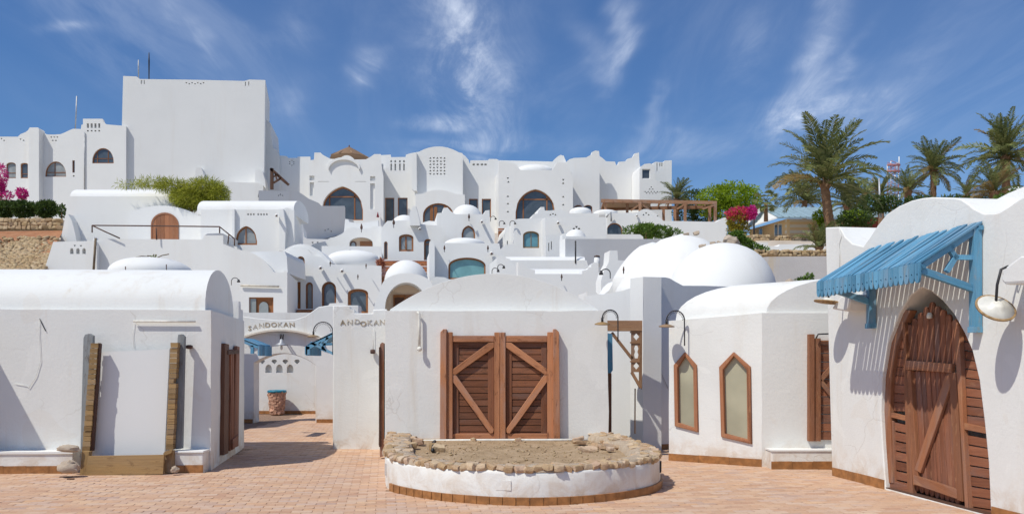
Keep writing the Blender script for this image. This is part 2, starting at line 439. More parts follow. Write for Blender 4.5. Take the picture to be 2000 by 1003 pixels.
def tess(loops):
    return [t for t in tessellate_polygon([[Vector((u, z, 0)) for u, z in l] for l in loops])]
def prism_geo(pl, outer, off, ev, holes=(), thru=()):
    """outer, holes: (u, z) loops; ev: extrusion; holes = [(loop, depth)] are blind, thru go all the way"""
    V, Fc = [], []
    n3 = pl.n3()
    loops = [outer] + [h for h, _ in holes] + list(thru)
    idx = []
    for l in loops:
        idx.append(list(range(len(V), len(V) + len(l))))
        V += [pl.w(u, z, off) for u, z in l]
    flat = [i for l in idx for i in l]
    Fc += [tuple(flat[i] for i in t) for t in tess(loops)]
    bl = [outer] + list(thru)
    bi = []
    for l in bl:
        bi.append(list(range(len(V), len(V) + len(l))))
        V += [pl.w(u, z, off) + ev for u, z in l]
    bflat = [i for l in bi for i in l]
    Fc += [tuple(bflat[i] for i in t)[::-1] for t in tess(bl)]
    pairs = [(idx[0], bi[0])] + list(zip(idx[1 + len(holes):], bi[1:]))
    for a, b in pairs:
        for i in range(len(a)):
            j = (i + 1) % len(a)
            Fc.append((a[i], a[j], b[j], b[i]))
    for (h, dep), a in zip(holes, idx[1:]):
        c = list(range(len(V), len(V) + len(h)))
        V += [pl.w(u, z, off) - n3 * dep for u, z in h]
        for i in range(len(a)):
            j = (i + 1) % len(a)
            Fc.append((a[i], a[j], c[j], c[i]))
        Fc += [tuple(c[i] for i in t) for t in tess([h])]
    return V, Fc
def grain_for(pl, outer, V, along=None):
    if along is None:
        best = max(range(len(outer)), key=lambda i: (Vector(outer[i]) - Vector(outer[i - 1])).length)
        e = Vector(outer[best]) - Vector(outer[best - 1])
    else: e = Vector(along)
    e.normalize()
    ox, oy = random.random() * 50, random.random() * 50
    out = []
    t3, n3 = pl.t3(), pl.n3()
    for v in V:
        u, z, k = v.dot(t3), v.z, v.dot(n3)
        out.append((u * e.x + z * e.y + ox, -u * e.y + z * e.x + oy, k))
    return out
def prism(name, pl, outer, off, depth, m, parent, holes=(), thru=(), ev=None, along=None, smooth=False):
    ev = -pl.n3() * depth if ev is None else ev
    V, Fc = prism_geo(pl, outer, off, ev, holes, thru)
    return mk(name, V, Fc, m, parent, grain_for(pl, outer, V, along), smooth)
def pxp(pl, pts, off=0.): return [pl.uv(x, y, off) for x, y in pts]
def piece(name, pl, pts, off, depth, m, parent, along=None, thru=()):
    """a flat piece given by photograph outline on the plane pushed out by off, thickness depth behind it"""
    return prism(name, pl, pxp(pl, pts, off), off, depth, m, parent, along=along, thru=[pxp(pl, h, off) for h in thru])
def rect(x0, y0, x1, y1): return [(x0, y1), (x1, y1), (x1, y0), (x0, y0)]
def strip(pl, p0, p1, w, off):
    a, b = Vector(pl.uv(*p0, off)), Vector(pl.uv(*p1, off))
    e = (b - a).normalized(); k = Vector((-e.y, e.x)) * (w / 2)
    return [tuple(a - k), tuple(b - k), tuple(b + k), tuple(a + k)]
def bar_px(name, pl, p0, p1, w, off, depth, m, parent):
    """a straight bar between two photograph points on the plane, w metres wide"""
    return prism(name, pl, strip(pl, p0, p1, w, off), off, depth, m, parent)
def box3(c, sx, sy, sz, ax=None):
    """corner list of a box, c = centre of its base; ax = unit x axis (2D)"""
    x = Vector((ax[0], ax[1], 0)).normalized() if ax is not None else Vector((1, 0, 0))
    y = Vector((-x.y, x.x, 0)); c = Vector(c)
    V = []
    for k in (0, 1):
        for i, j in ((-1, -1), (1, -1), (1, 1), (-1, 1)):
            V.append(c + x * (i * sx / 2) + y * (j * sy / 2) + Vector((0, 0, k * sz)))
    return V, [(0, 3, 2, 1), (4, 5, 6, 7), (0, 1, 5, 4), (1, 2, 6, 5), (2, 3, 7, 6), (3, 0, 4, 7)]
def box(name, c, sx, sy, sz, m, parent, ax=None):
    V, Fc = box3(c, sx, sy, sz, ax)
    s = (sx, sy, sz); k = s.index(max(s)); order = [k] + [i for i in range(3) if i != k]
    o1, o2 = random.random() * 40, random.random() * 40
    xx = Vector((ax[0], ax[1], 0)).normalized() if ax is not None else Vector((1, 0, 0)); yy = Vector((-xx.y, xx.x, 0))
    G = [((l := (v.dot(xx), v.dot(yy), v.z))[order[0]] + o1, l[order[1]] + o2, l[order[2]]) for v in V]
    return mk(name, V, Fc, m, parent, G)
def beam(name, a, b, w, h, m, parent, up=Vector((0, 0, 1))):
    """rectangular beam between two points"""
    a, b = Vector(a), Vector(b)
    e = (b - a); ln = e.length; e.normalize()
    s = e.cross(up)
    s = Vector((1, 0, 0)) if s.length < 1e-4 else s.normalized()
    k = s.cross(e).normalized()
    V, G = [], []
    o1, o2 = random.random() * 40, random.random() * 40
    for q, f in ((a, 0), (b, 1)):
        for i, j in ((-1, -1), (1, -1), (1, 1), (-1, 1)):
            V.append(q + s * (i * w / 2) + k * (j * h / 2)); G.append((f * ln + o1, i * w / 2 + o2, j * h / 2))
    return mk(name, V, [(0, 3, 2, 1), (4, 5, 6, 7), (0, 1, 5, 4), (1, 2, 6, 5), (2, 3, 7, 6), (3, 0, 4, 7)], m, parent, G)
def tube_geo(pts, r, n=6, closed=False):
    pts = [Vector(p) for p in pts]
    V, Fc = [], []
    rr = r if isinstance(r, (list, tuple)) else [r] * len(pts)
    prev = None
    for i, p in enumerate(pts):
        e = (pts[min(i + 1, len(pts) - 1)] - pts[max(i - 1, 0)]).normalized()
        if prev is None:
            s = e.cross(Vector((0, 0, 1)))
            if s.length < .1: s = e.cross(Vector((0, 1, 0)))
        else: s = prev - e * prev.dot(e)
        s.normalize(); prev = s
        k = e.cross(s)
        for j in range(n):
            a = 2 * math.pi * j / n
            V.append(p + (s * math.cos(a) + k * math.sin(a)) * rr[i])
    for i in range(len(pts) - 1):
        for j in range(n):
            a, b = i * n + j, i * n + (j + 1) % n
            Fc.append((a, b, b + n, a + n))
    Fc.append(tuple(range(n))[::-1]); Fc.append(tuple(range((len(pts) - 1) * n, len(pts) * n)))
    return V, Fc
def tube(name, pts, r, m, parent=None, n=6):
    V, Fc = tube_geo(pts, r, n)
    return mk(name, V, Fc, m, parent, [(v.x + v.z, v.y, 0) for v in V], True)
def lathe_geo(c, prof, n=20, sx=1., sy=1.):
    c = Vector(c); V, Fc = [], []
    for r, z in prof:
        for j in range(n):
            a = 2 * math.pi * j / n
            V.append(c + Vector((r * math.cos(a) * sx, r * math.sin(a) * sy, z)))
    for i in range(len(prof) - 1):
        for j in range(n):
            a, b = i * n + j, i * n + (j + 1) % n
            Fc.append((a, b, b + n, a + n))
    Fc.append(tuple(range(n))[::-1]); Fc.append(tuple(range((len(prof) - 1) * n, len(prof) * n)))
    return V, Fc
def lathe(name, c, prof, m, parent, n=20, sx=1., sy=1., smooth=True):
    V, Fc = lathe_geo(c, prof, n, sx, sy)
    return mk(name, V, Fc, m, parent, [(v.z, v.x, v.y) for v in V], smooth)
def arch(x0, x1, yt, yb, rise, n=12, pt=0.0):
    """outline of an opening with an arched head (photograph pixels, y down); pt > 0 gives a pointed head"""
    out = [(x0, yb), (x1, yb)]
    c, h = (x0 + x1) / 2, (x1 - x0) / 2
    top = math.sqrt(1 - (pt / (1 + pt)) ** 2)
    for i in range(n + 1):
        s = 1 - 2 * i / n
        s = math.sin(s * math.pi / 2) if pt == 0 else s
        y = math.sqrt(max(0, 1 - ((abs(s) + pt) / (1 + pt)) ** 2)) / top
        out.append((c + s * h, yt + rise - y * rise))
    return out
def arc(x0, y0, x1, y1, rise, n=14):
    """points of a flat arch from (x0,y0) to (x1,y1), bulging up by rise"""
    return [(x0 + (x1 - x0) * i / n, y0 + (y1 - y0) * i / n - rise * (1 - (2 * i / n - 1) ** 2)) for i in range(n + 1)]
def ell(x0, y0, x1, y1, rise, n=16):
    out = []
    for i in range(n + 1):
        a = math.pi * i / n
        f = (1 - math.cos(a)) / 2
        out.append((x0 + (x1 - x0) * f, y0 + (y1 - y0) * f - rise * math.sin(a)))
    return out
def tri(x, y, s=3., up=True):
    return [(x - s, y + s * .6), (x + s, y + s * .6), (x, y - s * .8)] if up else [(x - s, y - s * .6), (x, y + s * .8), (x + s, y - s * .6)]
def wob(poly, step=.35, amp=.006, seed=1.):
    """hand-made edge: resample a (u, z) loop and let it waver"""
    out = []
    for i in range(len(poly)):
        a, b = Vector(poly[i]), Vector(poly[(i + 1) % len(poly)])
        k = max(1, int((b - a).length / step))
        for j in range(k):
            p = a.lerp(b, j / k)
            q = 0 if j == 0 else 1
            out.append((p.x + amp * q * noise.noise((p.x * 1.7, p.y * 1.7, seed)) * 2, p.y + amp * q * noise.noise((p.x * 1.7, p.y * 1.7, seed + 9)) * 2))
    return out
def inset(poly, w):
    us, zs = [p[0] for p in poly], [p[1] for p in poly]
    cu, cz = (min(us) + max(us)) / 2, (min(zs) + max(zs)) / 2
    su, sz = max(.1, 1 - 2 * w / (max(us) - min(us))), max(.1, 1 - 2 * w / (max(zs) - min(zs)))
    return [(cu + (u - cu) * su, cz + (z - cz) * sz) for u, z in poly]

def window(b, pl, pts, fw=.09, rec=.22, fm='far_wood', pm='glass', bars=(), off=0., name='window', bw=.07, pane='pane', uvz=None):
    """frame, pane and glazing bars set back in an opening; returns the loop for the hole"""
    loop = uvz if uvz else pxp(pl, pts, off)
    inn = inset(loop, fw)
    fr = prism(name, pl, loop, off - rec + .10, .10, fm, b, thru=[inn])
    prism(pane, pl, inset(loop, fw * .9), off - rec + .03, .03, pm, fr)
    for x0, y0, x1, y1 in bars:
        prism('glazing_bar', pl, strip(pl, (x0, y0), (x1, y1), bw, off - rec), off - rec + .075, .05, fm, fr)
    return (loop, rec)

# ground height of the hill, by column of the picture turned into a bearing
def lerp_tab(t, x):
    if x <= t[0][0]: return t[0][1]
    for (a, b), (c, d) in zip(t, t[1:]):
        if x <= c: return b + (d - b) * (x - a) / (c - a)
    return t[-1][1]
def sstep(a, b, x):
    t = min(1, max(0, (x - a) / (b - a))); return t * t * (3 - 2 * t)
T_MID = [(26, -.05), (30, .4), (45, 2.6), (50, 3.4), (60, 6.2), (70, 9.2), (80, 12.2), (90, 15.6), (100, 17.3), (140, 18), (300, 19)]
T_RIGHT = [(26, -.05), (30.4, .6), (32.2, 5.2), (40, 6.6), (50, 9.0), (90, 14.9), (110, 16.5), (140, 18), (300, 19)]
T_LEFT = [(26, -.05), (30, .4), (46, 2.4), (52, 5.4), (58, 8.6), (65, 10.6), (67.2, 12.6), (90, 15.8), (100, 17.3), (140, 18), (300, 19)]
def ground(x, d):
    px = 1000 + x / max(d, 5) * F
    wr, wl_ = sstep(1375, 1470, px), 1 - sstep(128, 190, px)
    m = lerp_tab(T_MID, d)
    return m + (lerp_tab(T_RIGHT, d) - m) * wr + (lerp_tab(T_LEFT, d) - m) * wl_
EXT = Vector((-.15, 1, 0)).normalized()

def house(name, label, d, top, holes=(), wins=(), deep=6., d2=None, bot=None, flat=None, tw=.5, m='far_plaster', cat='house', group=None, ext=None, par=None, off=0.):
    """a building front seen as the photograph outline 'top' (left to right), carried down into the hill and back by deep.
    flat = photograph row of the flat roof behind a parapet tw thick; par = parent when this is a wing of another house"""
    xs = [p[0] for p in top]
    pl = Pl(min(xs), d, max(xs), d if d2 is None else d2)
    a, b_ = pl.uv(top[0][0], 700), pl.uv(top[-1][0], 700)
    loc = pl.w((a[0] + b_[0]) / 2, 0)
    g = min(ground(*pl.w(a[0], 0).xy), ground(*pl.w(b_[0], 0).xy)) - .8
    if bot is not None: g = pl.uv((top[0][0] + top[-1][0]) / 2, bot)[1]
    loc.z = g
    h = par if par is not None else thing(name, label, cat, loc, group)
    ext = ext if ext is not None else EXT
    outer = pxp(pl, top) + [(b_[0], g), (a[0], g)]
    hl = [(pxp(pl, q), dep) for q, dep in holes]
    for w in wins:
        hl.append(window(h, pl, **w))
    if flat is None:
        prism('wall', pl, outer, 0, 0, m, h, holes=hl, ev=ext * deep)
    else:
        prism('wall', pl, outer, 0, 0, m, h, holes=hl, ev=ext * tw)
        zt = pl.uv((top[0][0] + top[-1][0]) / 2, flat)[1]
        a3, e3 = pl.a, ext * (tw - .02)
        V, Fc = prism_geo(pl, [(a[0] + .02, zt), (b_[0] - .02, zt), (b_[0] - .02, g), (a[0] + .02, g)], 0, ext * (deep - tw))
        V = [v + e3 for v in V]
        mk('body', V, Fc, m, h)
    return h, pl
def dome(par, px, py, d, rx, rise, m='far_plaster', name='dome', sy=1., below=.6, n=28, para=False):
    """a dome whose springing line is seen at (px, py), rx half width and rise in pixels"""
    k = d / F
    c = P(px, py, d)
    r, hgt = rx * k, rise * k
    prof = [(r, -below)] + [(r * math.cos(a), hgt * math.sin(a)) for a in [math.pi / 2 * i / 10 for i in range(10)]] + [(.02 * r, hgt)]
    if para: prof = [(r, -below)] + [(r * math.sqrt(1 - f), hgt * f) for f in [(i / 11) ** 1.3 for i in range(11)]] + [(.02 * r, hgt)]
    V, Fc = lathe_geo(c, prof, n, 1., sy)
    for v in V:                              # hand-laid masonry is never quite round
        j = noise.noise((v - c) * (1.6 / r)) * .018 * r + noise.noise((v - c) * (5. / r)) * .006 * r
        q = (v - c).normalized(); v += q * j
    return mk(name, V, Fc, m, par, None, True)
def vault_across(par, pl, u0, u1, z0, back, rise, inset_f=.1, m='far_plaster', name='vault', full=True):
    """barrel vault whose axis runs along the front: springs at z0, inset_f behind the plane, 'back' deep"""
    n = 14
    V, Fc = [], []
    prof = [(0, -.3)] + [(back * (1 - math.cos(math.pi * i / n)) / 2, rise * math.sin(math.pi * i / n)) for i in range(n + 1)] + [(back, -.3)]
    for u in (u0, u1):
        V += [pl.w(u, z0 + z, -inset_f - k) for k, z in prof]
    q = len(prof)
    for i in range(q):
        j = (i + 1) % q
        Fc.append((i, j, q + j, q + i))
    Fc.append(tuple(range(q))); Fc.append(tuple(range(q, 2 * q))[::-1])
    return mk(name, V, Fc, m, par)

# ------------------------------------------------------------------ the ground
def build_ground():
    V, Fc = [], []
    ds = [-40, 0, 6, 14, 20, 26, 27, 28, 29, 30, 30.6, 31.2, 31.8, 32.4] + [34 + 2 * i for i in range(54)] + [150, 180, 240, 400, 900, 2500]
    bs = [-40., -12, -6, -3, -2, -1.6, -1.3, -1.1] + [-1 + .04 * i for i in range(51)] + [1.1, 1.3, 1.6, 2, 3, 6, 12, 40]
    for d in ds:
        for b in bs:
            x = b * (max(d, 30) * .62)
            V.append((x, d, ground(x, d) - .022 if d > 26 else -.022))
    n = len(bs)
    for i in range(len(ds) - 1):
        for j in range(n - 1):
            Fc.append((i * n + j, i * n + j + 1, (i + 1) * n + j + 1, (i + 1) * n + j))
    o = mk('ground', V, Fc, 'sand', None, smooth=True)
    o['kind'] = 'structure'
build_ground()

# paving: concrete blocks .22 x .117 laid in running bond along the house fronts
PAX = Vector((1, .155)).normalized(); PAY = Vector((-PAX.y, PAX.x))
pav = mk('paving', [Vector((-30, 3, -.012)), Vector((30, 3, -.012)), Vector((30, 26.5, -.012)), Vector((-30, 26.5, -.012))], [(0, 1, 2, 3)], 'joint', None)
pav['kind'] = 'structure'
PL_, PW_ = .222, .117
def paver_shape(g=.0018):
    l, w, c = PL_ / 2 - g, PW_ / 2 - g, .018
    ring = [(-l + c, -w), (0, -w - .006), (l - c, -w), (l, -w + c * .8), (l, w - c * .8), (l - c, w), (0, w - .006), (-l + c, w), (-l, w - c * .8), (-l, -w + c * .8)]
    V = [(x * .985, y * .97, .003) for x, y in ring] + [(x, y, 0) for x, y in ring] + [(x, y, -.03) for x, y in ring]
    n = len(ring)
    Fc = [tuple(range(n))]
    for k in (0, n):
        Fc += [(k + i, k + n + i, k + n + (i + 1) % n, k + (i + 1) % n) for i in range(n)]
    return V, Fc
PV, PF = paver_shape()
cells = []
for r in range(0, 185):
    for c in range(-130, 130):
        q = PAX * ((c + .5 * (r % 2)) * PL_) + PAY * (r * PW_) + Vector((0, 6.6))
        d, x = q.y, q.x
        if d < 7.2 or d > 25.2 or abs(x) > .66 * d + .6: continue
        if d > 13.2 and not (-6.2 < x < -1.9 or 2.0 < x < 4.5): continue
        if d > 16 and x > -1.9: continue
        # under buildings and the planter nothing is laid
        if -1.5 < x < 1.65 and 10.1 < d < 13.3: continue
        if x < -4.75 and 12.5 < d < 15: continue
        cells.append((q, d))
cells.sort(key=lambda k: k[1] if (abs(k[0].x) < .625 * k[1] and k[1] > 8.5) else 999)
me0 = [mesh_of('paver', PV, PF, 'paver') for _ in range(1)]
rz = math.atan2(PAX.y, PAX.x)
rest_V, rest_F = [], []
for i, (q, d) in enumerate(cells):
    dz = random.uniform(-.002, .002) + .5 * .02 * noise.noise((q.x * .8, q.y * .8, 0))
    tilt = (random.gauss(0, .006), random.gauss(0, .006), rz + random.gauss(0, .006))
    if i < 300:
        o = put('paver', me0[0], pav)
        o.location = Vector((q.x, q.y, dz)) - pav.location
        o.rotation_euler = tilt
    else:
        mt = Matrix.Translation((q.x, q.y, dz)) @ (Matrix.Rotation(tilt[2], 4, 'Z') @ Matrix.Rotation(tilt[0], 4, 'X') @ Matrix.Rotation(tilt[1], 4, 'Y'))
        k = len(rest_V)
        rest_V += [mt @ Vector(v) for v in PV]
        rest_F += [tuple(k + a for a in f) for f in PF]
o = mk('paver_field', rest_V, rest_F, 'paver', pav, fix=False)
o['kind'] = 'stuff'

# ------------------------------------------------------------------ helpers for the near buildings
def skirt(par, pl, u0, u1, off, h=.115, w=.33, m='skirting_tile', z=0., gap=.004):
    n = max(1, round((u1 - u0) / w)); s = (u1 - u0) / n
    for i in range(n):
        a, b = u0 + i * s + gap / 2, u0 + (i + 1) * s - gap / 2
        prism('skirting_tile', pl, [(a, z), (b, z), (b, z + h + random.uniform(-.003, .003)), (a, z + h + random.uniform(-.003, .003))], off + .012, .05, m, par)
STONES = []
def boulder_thing(name, lab, cat, p, s, rot, seed):
    bm = bmesh.new(); bmesh.ops.create_icosphere(bm, subdivisions=3, radius=.5)
    for v in bm.verts:
        n0 = noise.noise(v.co * 1.6 + Vector((seed, 0, 0))); n1 = noise.noise(v.co * 4.5 + Vector((0, seed, 0))); n2 = noise.noise(v.co * 11 + Vector((0, 0, seed)))
        v.co *= 1 + .40 * n0 + .30 * n1 + .12 * n2
        v.co.x = v.co.x * s[0]; v.co.y = v.co.y * s[1]; v.co.z = max(v.co.z, -.36) * s[2]
    me = bpy.data.meshes.new(name); bm.to_mesh(me); bm.free()
    me.polygons.foreach_set('use_smooth', [True] * len(me.polygons)); me.set_sharp_from_angle(angle=R(38))
    me.materials.append(M['boulder'])
    o = put(name, me, None); o.location = p; o.rotation_euler = rot
    return tag(o, lab, cat)
def stone_meshes():
    for k in range(9):
        bm = bmesh.new()
        bmesh.ops.create_cube(bm, size=1)
        bmesh.ops.subdivide_edges(bm, edges=bm.edges[:], cuts=1, use_grid_fill=True)
        for v in bm.verts:
            v.co = v.co.lerp(v.co.normalized() * .62, .45)
            n_ = noise.noise_vector(v.co * 3.1 + Vector((k * 7.3, 0, 0)))
            v.co += n_ * .20
        me = bpy.data.meshes.new('stone'); bm.to_mesh(me); bm.free()
        me.polygons.foreach_set('use_smooth', [True] * len(me.polygons))
        me.set_sharp_from_angle(angle=R(58))
        STONES.append(me)
stone_meshes()
SMATS = {}
def stone_mesh(k, m):
    if (k, m) not in SMATS:
        c = STONES[k].copy(); c.materials.append(M[m]); SMATS[(k, m)] = c
    return SMATS[(k, m)]
def stone(par, p, s, rz=0., m='stone', name='stone'):
    o = put(name, stone_mesh(random.randrange(9), m), par)
    o.location = Vector(p) - (ROOTLOC[par] if par is not None else Vector((0, 0, 0)))
    o.scale = s
    o.rotation_euler = (random.gauss(0, .15), random.gauss(0, .15), rz + random.gauss(0, .2))
    return o
def stones_joined(name, items, m, par=None):
    V, Fc = [], []
    for p, s, r in items:
        me = STONES[random.randrange(9)]
        mt = Matrix.Translation(p) @ Matrix.Rotation(r, 4, 'Z') @ Matrix.Rotation(random.gauss(0, .3), 4, 'X') @ Matrix.Diagonal((*s, 1))
        k = len(V)
        V += [mt @ v.co for v in me.vertices]
        Fc += [tuple(k + i for i in f.vertices) for f in me.polygons]
    o = mk(name, V, Fc, m, par, smooth=True, fix=False)
    o['kind'] = 'stuff'
    return o
def ring_lamp(name, label, foot, reach, r, par_n, shade='pale_wood', group='wrought iron arm lamps', tilt=0., plate=.125):
    """wrought iron hoop arm with a scroll inside and a wide flat shade; foot = lower end at the wall, reach = 2D direction of the arm"""
    t = thing(name, label, 'lamp', foot, group)
    e = Vector((reach[0], reach[1], 0)).normalized()
    up = Vector((0, 0, 1))
    c = Vector(foot) + e * r + up * (1.35 * r)
    pts = [Vector(foot)] + [c + (-e * math.cos(a) + up * math.sin(a)) * r for a in [math.pi * (-.05 + 1.05 * i / 12) for i in range(13)]]
    tube('arm', [Vector(foot) - up * .2] + pts, .010, 'iron', t)
    tube('scroll', [c + (-e * math.cos(a) + up * math.sin(a)) * r * (.74 + .17 * (i % 2)) for i, a in enumerate([math.pi * i / 26 for i in range(27)])], .005, 'iron', t, 4)
    end = c + e * r + up * (-.10 * r)
    tube('stem', [end + up * .02, end - up * .06], .02, 'iron', t)
    V, Fc = lathe_geo((0, 0, 0), [(.02, .02), (plate * .5, .012), (plate, -.012), (plate * .98, -.022), (.02, -.005)], 20)
    mt = Matrix.Translation(end - up * .07) @ Matrix.Rotation(tilt, 4, Vector((1, 0, 0)))
    mk('shade', [mt @ v for v in V], Fc, shade, t, [(v.x, v.y, v.z) for v in V], True)
    return t

# ------------------------------------------------------------------ left shop with the long vault
LP = Pl(0, 11.88, 412, 12.0)
SP = Pl(412, 12.0, 476, 15.2)
shop = thing('vaulted_shop', 'low white shop with a long barrel vault and a white panel leaning in its front', 'house', LP.w(LP.uv(200, 920)[0], 0))
uR = LP.uv(412, 900)[0]; zT = LP.uv(412, 605)[1]
ev = Vector((SP.t.x, SP.t.y, 0)) * 3.3
soften(prism('wall', LP, wob([(-4.2, -.03), (uR, -.03), (uR, zT), (-4.2, zT + .01)], .4, .008), 0, 0, 'near_plaster', shop, ev=ev), .025)
# vault: profile on the end wall, run along the front
n_ = 18
prof = [(.10, zT - .2)] + [(.10 + 2.62 * (1 - math.cos(math.pi * i / n_)) / 2, zT + .02 + .70 * math.sin(math.pi * i / n_) ** .9) for i in range(n_ + 1)] + [(2.72, zT - .2)]
prism('vault', SP, prof, -.10, 0, 'near_plaster', shop, ev=-LP.t3() * 11.5)
# low ledge along the foot
for a, b, nm in ((-4.1, LP.uv(158, 900)[0], 'ledge'), (LP.uv(337, 900)[0], uR - .03, 'ledge')):
    soften(prism(nm, LP, wob([(a, -.02), (b, -.02), (b, .285), (a, .285)], .4, .005), .25, .3, 'near_plaster', shop), .015)
    soften(prism('ledge_cap', LP, wob([(a, .285), (b + .012, .285), (b + .012, .318), (a, .318)], .4, .004), .268, .29, 'plaster', shop), .008)
    skirt(shop, LP, max(a, -3), b, .25)
# small parapet on the far end of the end wall
q = SP.uv(470, 600)
prism('parapet', SP, [(2.75, zT - .05), (3.3, zT - .05), (3.3, zT + .2), (3.05, zT + .2), (3.0, zT + .33), (2.78, zT + .33)], -.02, .22, 'plaster', shop)
# thin pipe and bits on the front
tube('pipe', [LP.w(*LP.uv(263, 627), .045), LP.w(*LP.uv(384, 627.5), .045)], .016, 'enamel', shop)
tube('cable', [LP.w(*LP.uv(x, y), .012) for x, y in ((78, 622), (77, 650), (79, 680), (80, 705), (71, 735), (57, 757), (52, 752), (30, 748))], .0035, 'near_plaster', shop, 4)
tube('cable', [LP.w(*LP.uv(x, y), .012) for x, y in ((78, 622), (84, 634), (90, 646))], .006, 'hose', shop, 4)
tube('cable', [LP.w(*LP.uv(x, y), .012) for x, y in ((263, 630), (260, 655), (263, 680))], .003, 'near_plaster', shop, 4)
lathe('fixture', LP.w(*LP.uv(372, 677), .05), [(.02, -.03), (.05, -.02), (.05, .02), (.02, .03)], 'rust_iron', shop, 10)
# unseen block added beyond the frame, shaped to throw shade on the wall
wing = thing('shade_block', 'white block with a flat eave added out of view to shade the vaulted shop front', 'house', (-8.9, 11.2, 0))
box('wall', (-8.93, 11.6, -.02), 2.0, .9, 2.36, 'near_plaster', wing)
box('eave', (-8.93, 11.5, 2.34), 2.02, 1.2, .16, 'near_plaster', wing)

# leaning timber frame with the white panel
fr = thing('leaning_door_frame', 'weathered timber frame of stacked boards standing around a white panel', 'door frame', LP.w(LP.uv(245, 920)[0], 0, .45))
offF = .30
piece('post', LP, [(157, 882), (174, 882), (181, 655), (174, 651), (166, 653), (163, 660)], .20, .07, 'grey_wood', fr)
piece('post', LP, [(338, 876), (355, 875), (360, 657), (355, 652), (348, 653), (347, 660)], .20, .07, 'grey_wood', fr)
for i in range(21):
    f0, f1 = i / 21, (i + .93) / 21
    for (xb, xt, yb, yt, w) in ((160, 177, 881, 669, 14.5), (323.5, 333, 877, 668, 14.0)):
        y0, y1 = yb + (yt - yb) * f0, yb + (yt - yb) * f1
        x0, x1 = xb + (xt - xb) * f0 + random.uniform(-.8, .8), xb + (xt - xb) * f1
        if xb > 300 and i in (13,): y0, y1, w2 = y0, y1, w * .7
        else: w2 = w
        piece('board', LP, [(x0, y0), (x0 + w2, y0), (x1 + w2, y1), (x1, y1)], offF + random.uniform(0, .012), .10, 'old_wood', fr, along=(1, 0))
piece('post', LP, [(177, 880), (179.5, 880), (194.5, 671), (191.5, 669)], offF - .02, .08, 'dark_wood', fr)
piece('sill_board', LP, [(166, 928), (318, 925), (320, 887.5), (172, 890)], .44, .05, 'old_wood', fr)
piece('post', LP, [(155.5, 928), (169, 928), (174, 881), (160, 881)], .40, .10, 'old_wood', fr)
piece('post', LP, [(321, 924), (336, 923), (337, 879), (321, 881)], .36, .10, 'old_wood', fr)
piece('wedge', LP, [(319, 890), (334, 884), (336, 878), (330, 878), (319, 884)], .42, .06, 'old_wood', fr)
wp = tag(piece('hoarding', LP, [(176, 893), (321, 890), (331, 681), (192, 687)], .13, .035, 'panel_white', None), 'plain white board leaning between the two stacked timber posts', 'panel')
# lean the panel against the wall a little is left out: it stands almost upright
for nm, lab, px, py, d, s in (('boulder', 'pale rough boulder leaning against the left timber post', 134, 911, 11.3, (.29, .19, .19)), ('boulder', 'small brown stone lying on top of the wall ledge', 135, 876, 11.5, (.27, .15, .11)), ('boulder', 'grey lump of rubble beside the right timber post', 341, 917, 11.5, (.12, .10, .10))):
    boulder_thing(nm, lab, 'stone', P(px, py, d), s, (.1, -.55 if s[0] > .3 else .05, .2), px * .37 + py)
for lab, x in (('dark wood chip lying on the paving near the pale boulder', 129), ('smaller dark wood chip lying on the paving near the pale boulder', 138)):
    q = P(x, 931 if x < 133 else 937, 11.3 if x < 133 else 11.1); q.z = .004
    tag(box('wood_chip', q, .16 if x < 133 else .09, .03, .012, 'dark_wood', None, ax=Vector((1, .1))), lab, 'wood chip')

# shutters folded on the end wall
sh = thing('folded_shutters', 'dark brown wooden shutters folded against the end wall of the vaulted shop', 'shutter', SP.w(1.2, 0, .1))
piece('post', SP, [(437, 888), (446, 884), (447.5, 672), (439.5, 670)], .06, .08, 'dark_wood', sh)
piece('stile', SP, [(461, 872), (466, 870), (468, 677), (463, 675)], .07, .05, 'door_wood', sh)
for k, (xa, xb) in enumerate(((449, 452), (453, 451), (456, 454), (457.5, 461))):
    piece('plank', SP, [(xa, 880 - k * 2), (xa + 2.6, 879 - k * 2), (xb + 2.6, 682), (xb, 682)], .05 + .006 * k, .03, 'door_wood', sh)
piece('rail', SP, [(446, 692), (467, 690), (467, 683), (446, 684)], .075, .03, 'dark_wood', sh)
piece('rail', SP, [(455, 876), (466, 868), (466, 847), (455, 858)], .085, .03, 'door_wood', sh)
piece('rail', SP, [(445, 780), (467, 776), (467, 768), (445, 771)], .03, .03, 'dark_wood', sh)

# ------------------------------------------------------------------ the alley
def letters(par, pl, txt, xs, ys, hpx, off, mats):
    for ch, x, y, mm in zip(txt, xs, ys, mats):
        cu = bpy.data.curves.new('letter', 'FONT'); cu.body = ch; cu.align_x = 'CENTER'
        u, z = pl.uv(x, y, off)
        k = (pl.w(u, 0, off).y) / F
        cu.size = hpx * k * 1.12; cu.extrude = .004; cu.offset = .002; cu.resolution_u = 3
        tmp = bpy.data.objects.new('tmp', cu); COL.objects.link(tmp)
        dg = bpy.context.evaluated_depsgraph_get()
        me = bpy.data.meshes.new_from_object(tmp.evaluated_get(dg))
        bpy.data.objects.remove(tmp)
        me.materials.clear(); me.materials.append(M[mm])
        o = put('letter', me, par)
        o.rotation_euler = (R(90), random.gauss(0, .06), math.atan2(pl.t.y, pl.t.x))
        o.location = pl.w(u, z, off + .006) - ROOTLOC[par]
        o.scale = (1.15, 1, 1)
AW = front(14.9)
aw = thing('alley_wall', 'plain white wall panel with worn lettering between the alley and the gate building', 'wall', P(700, 880, 14.9))
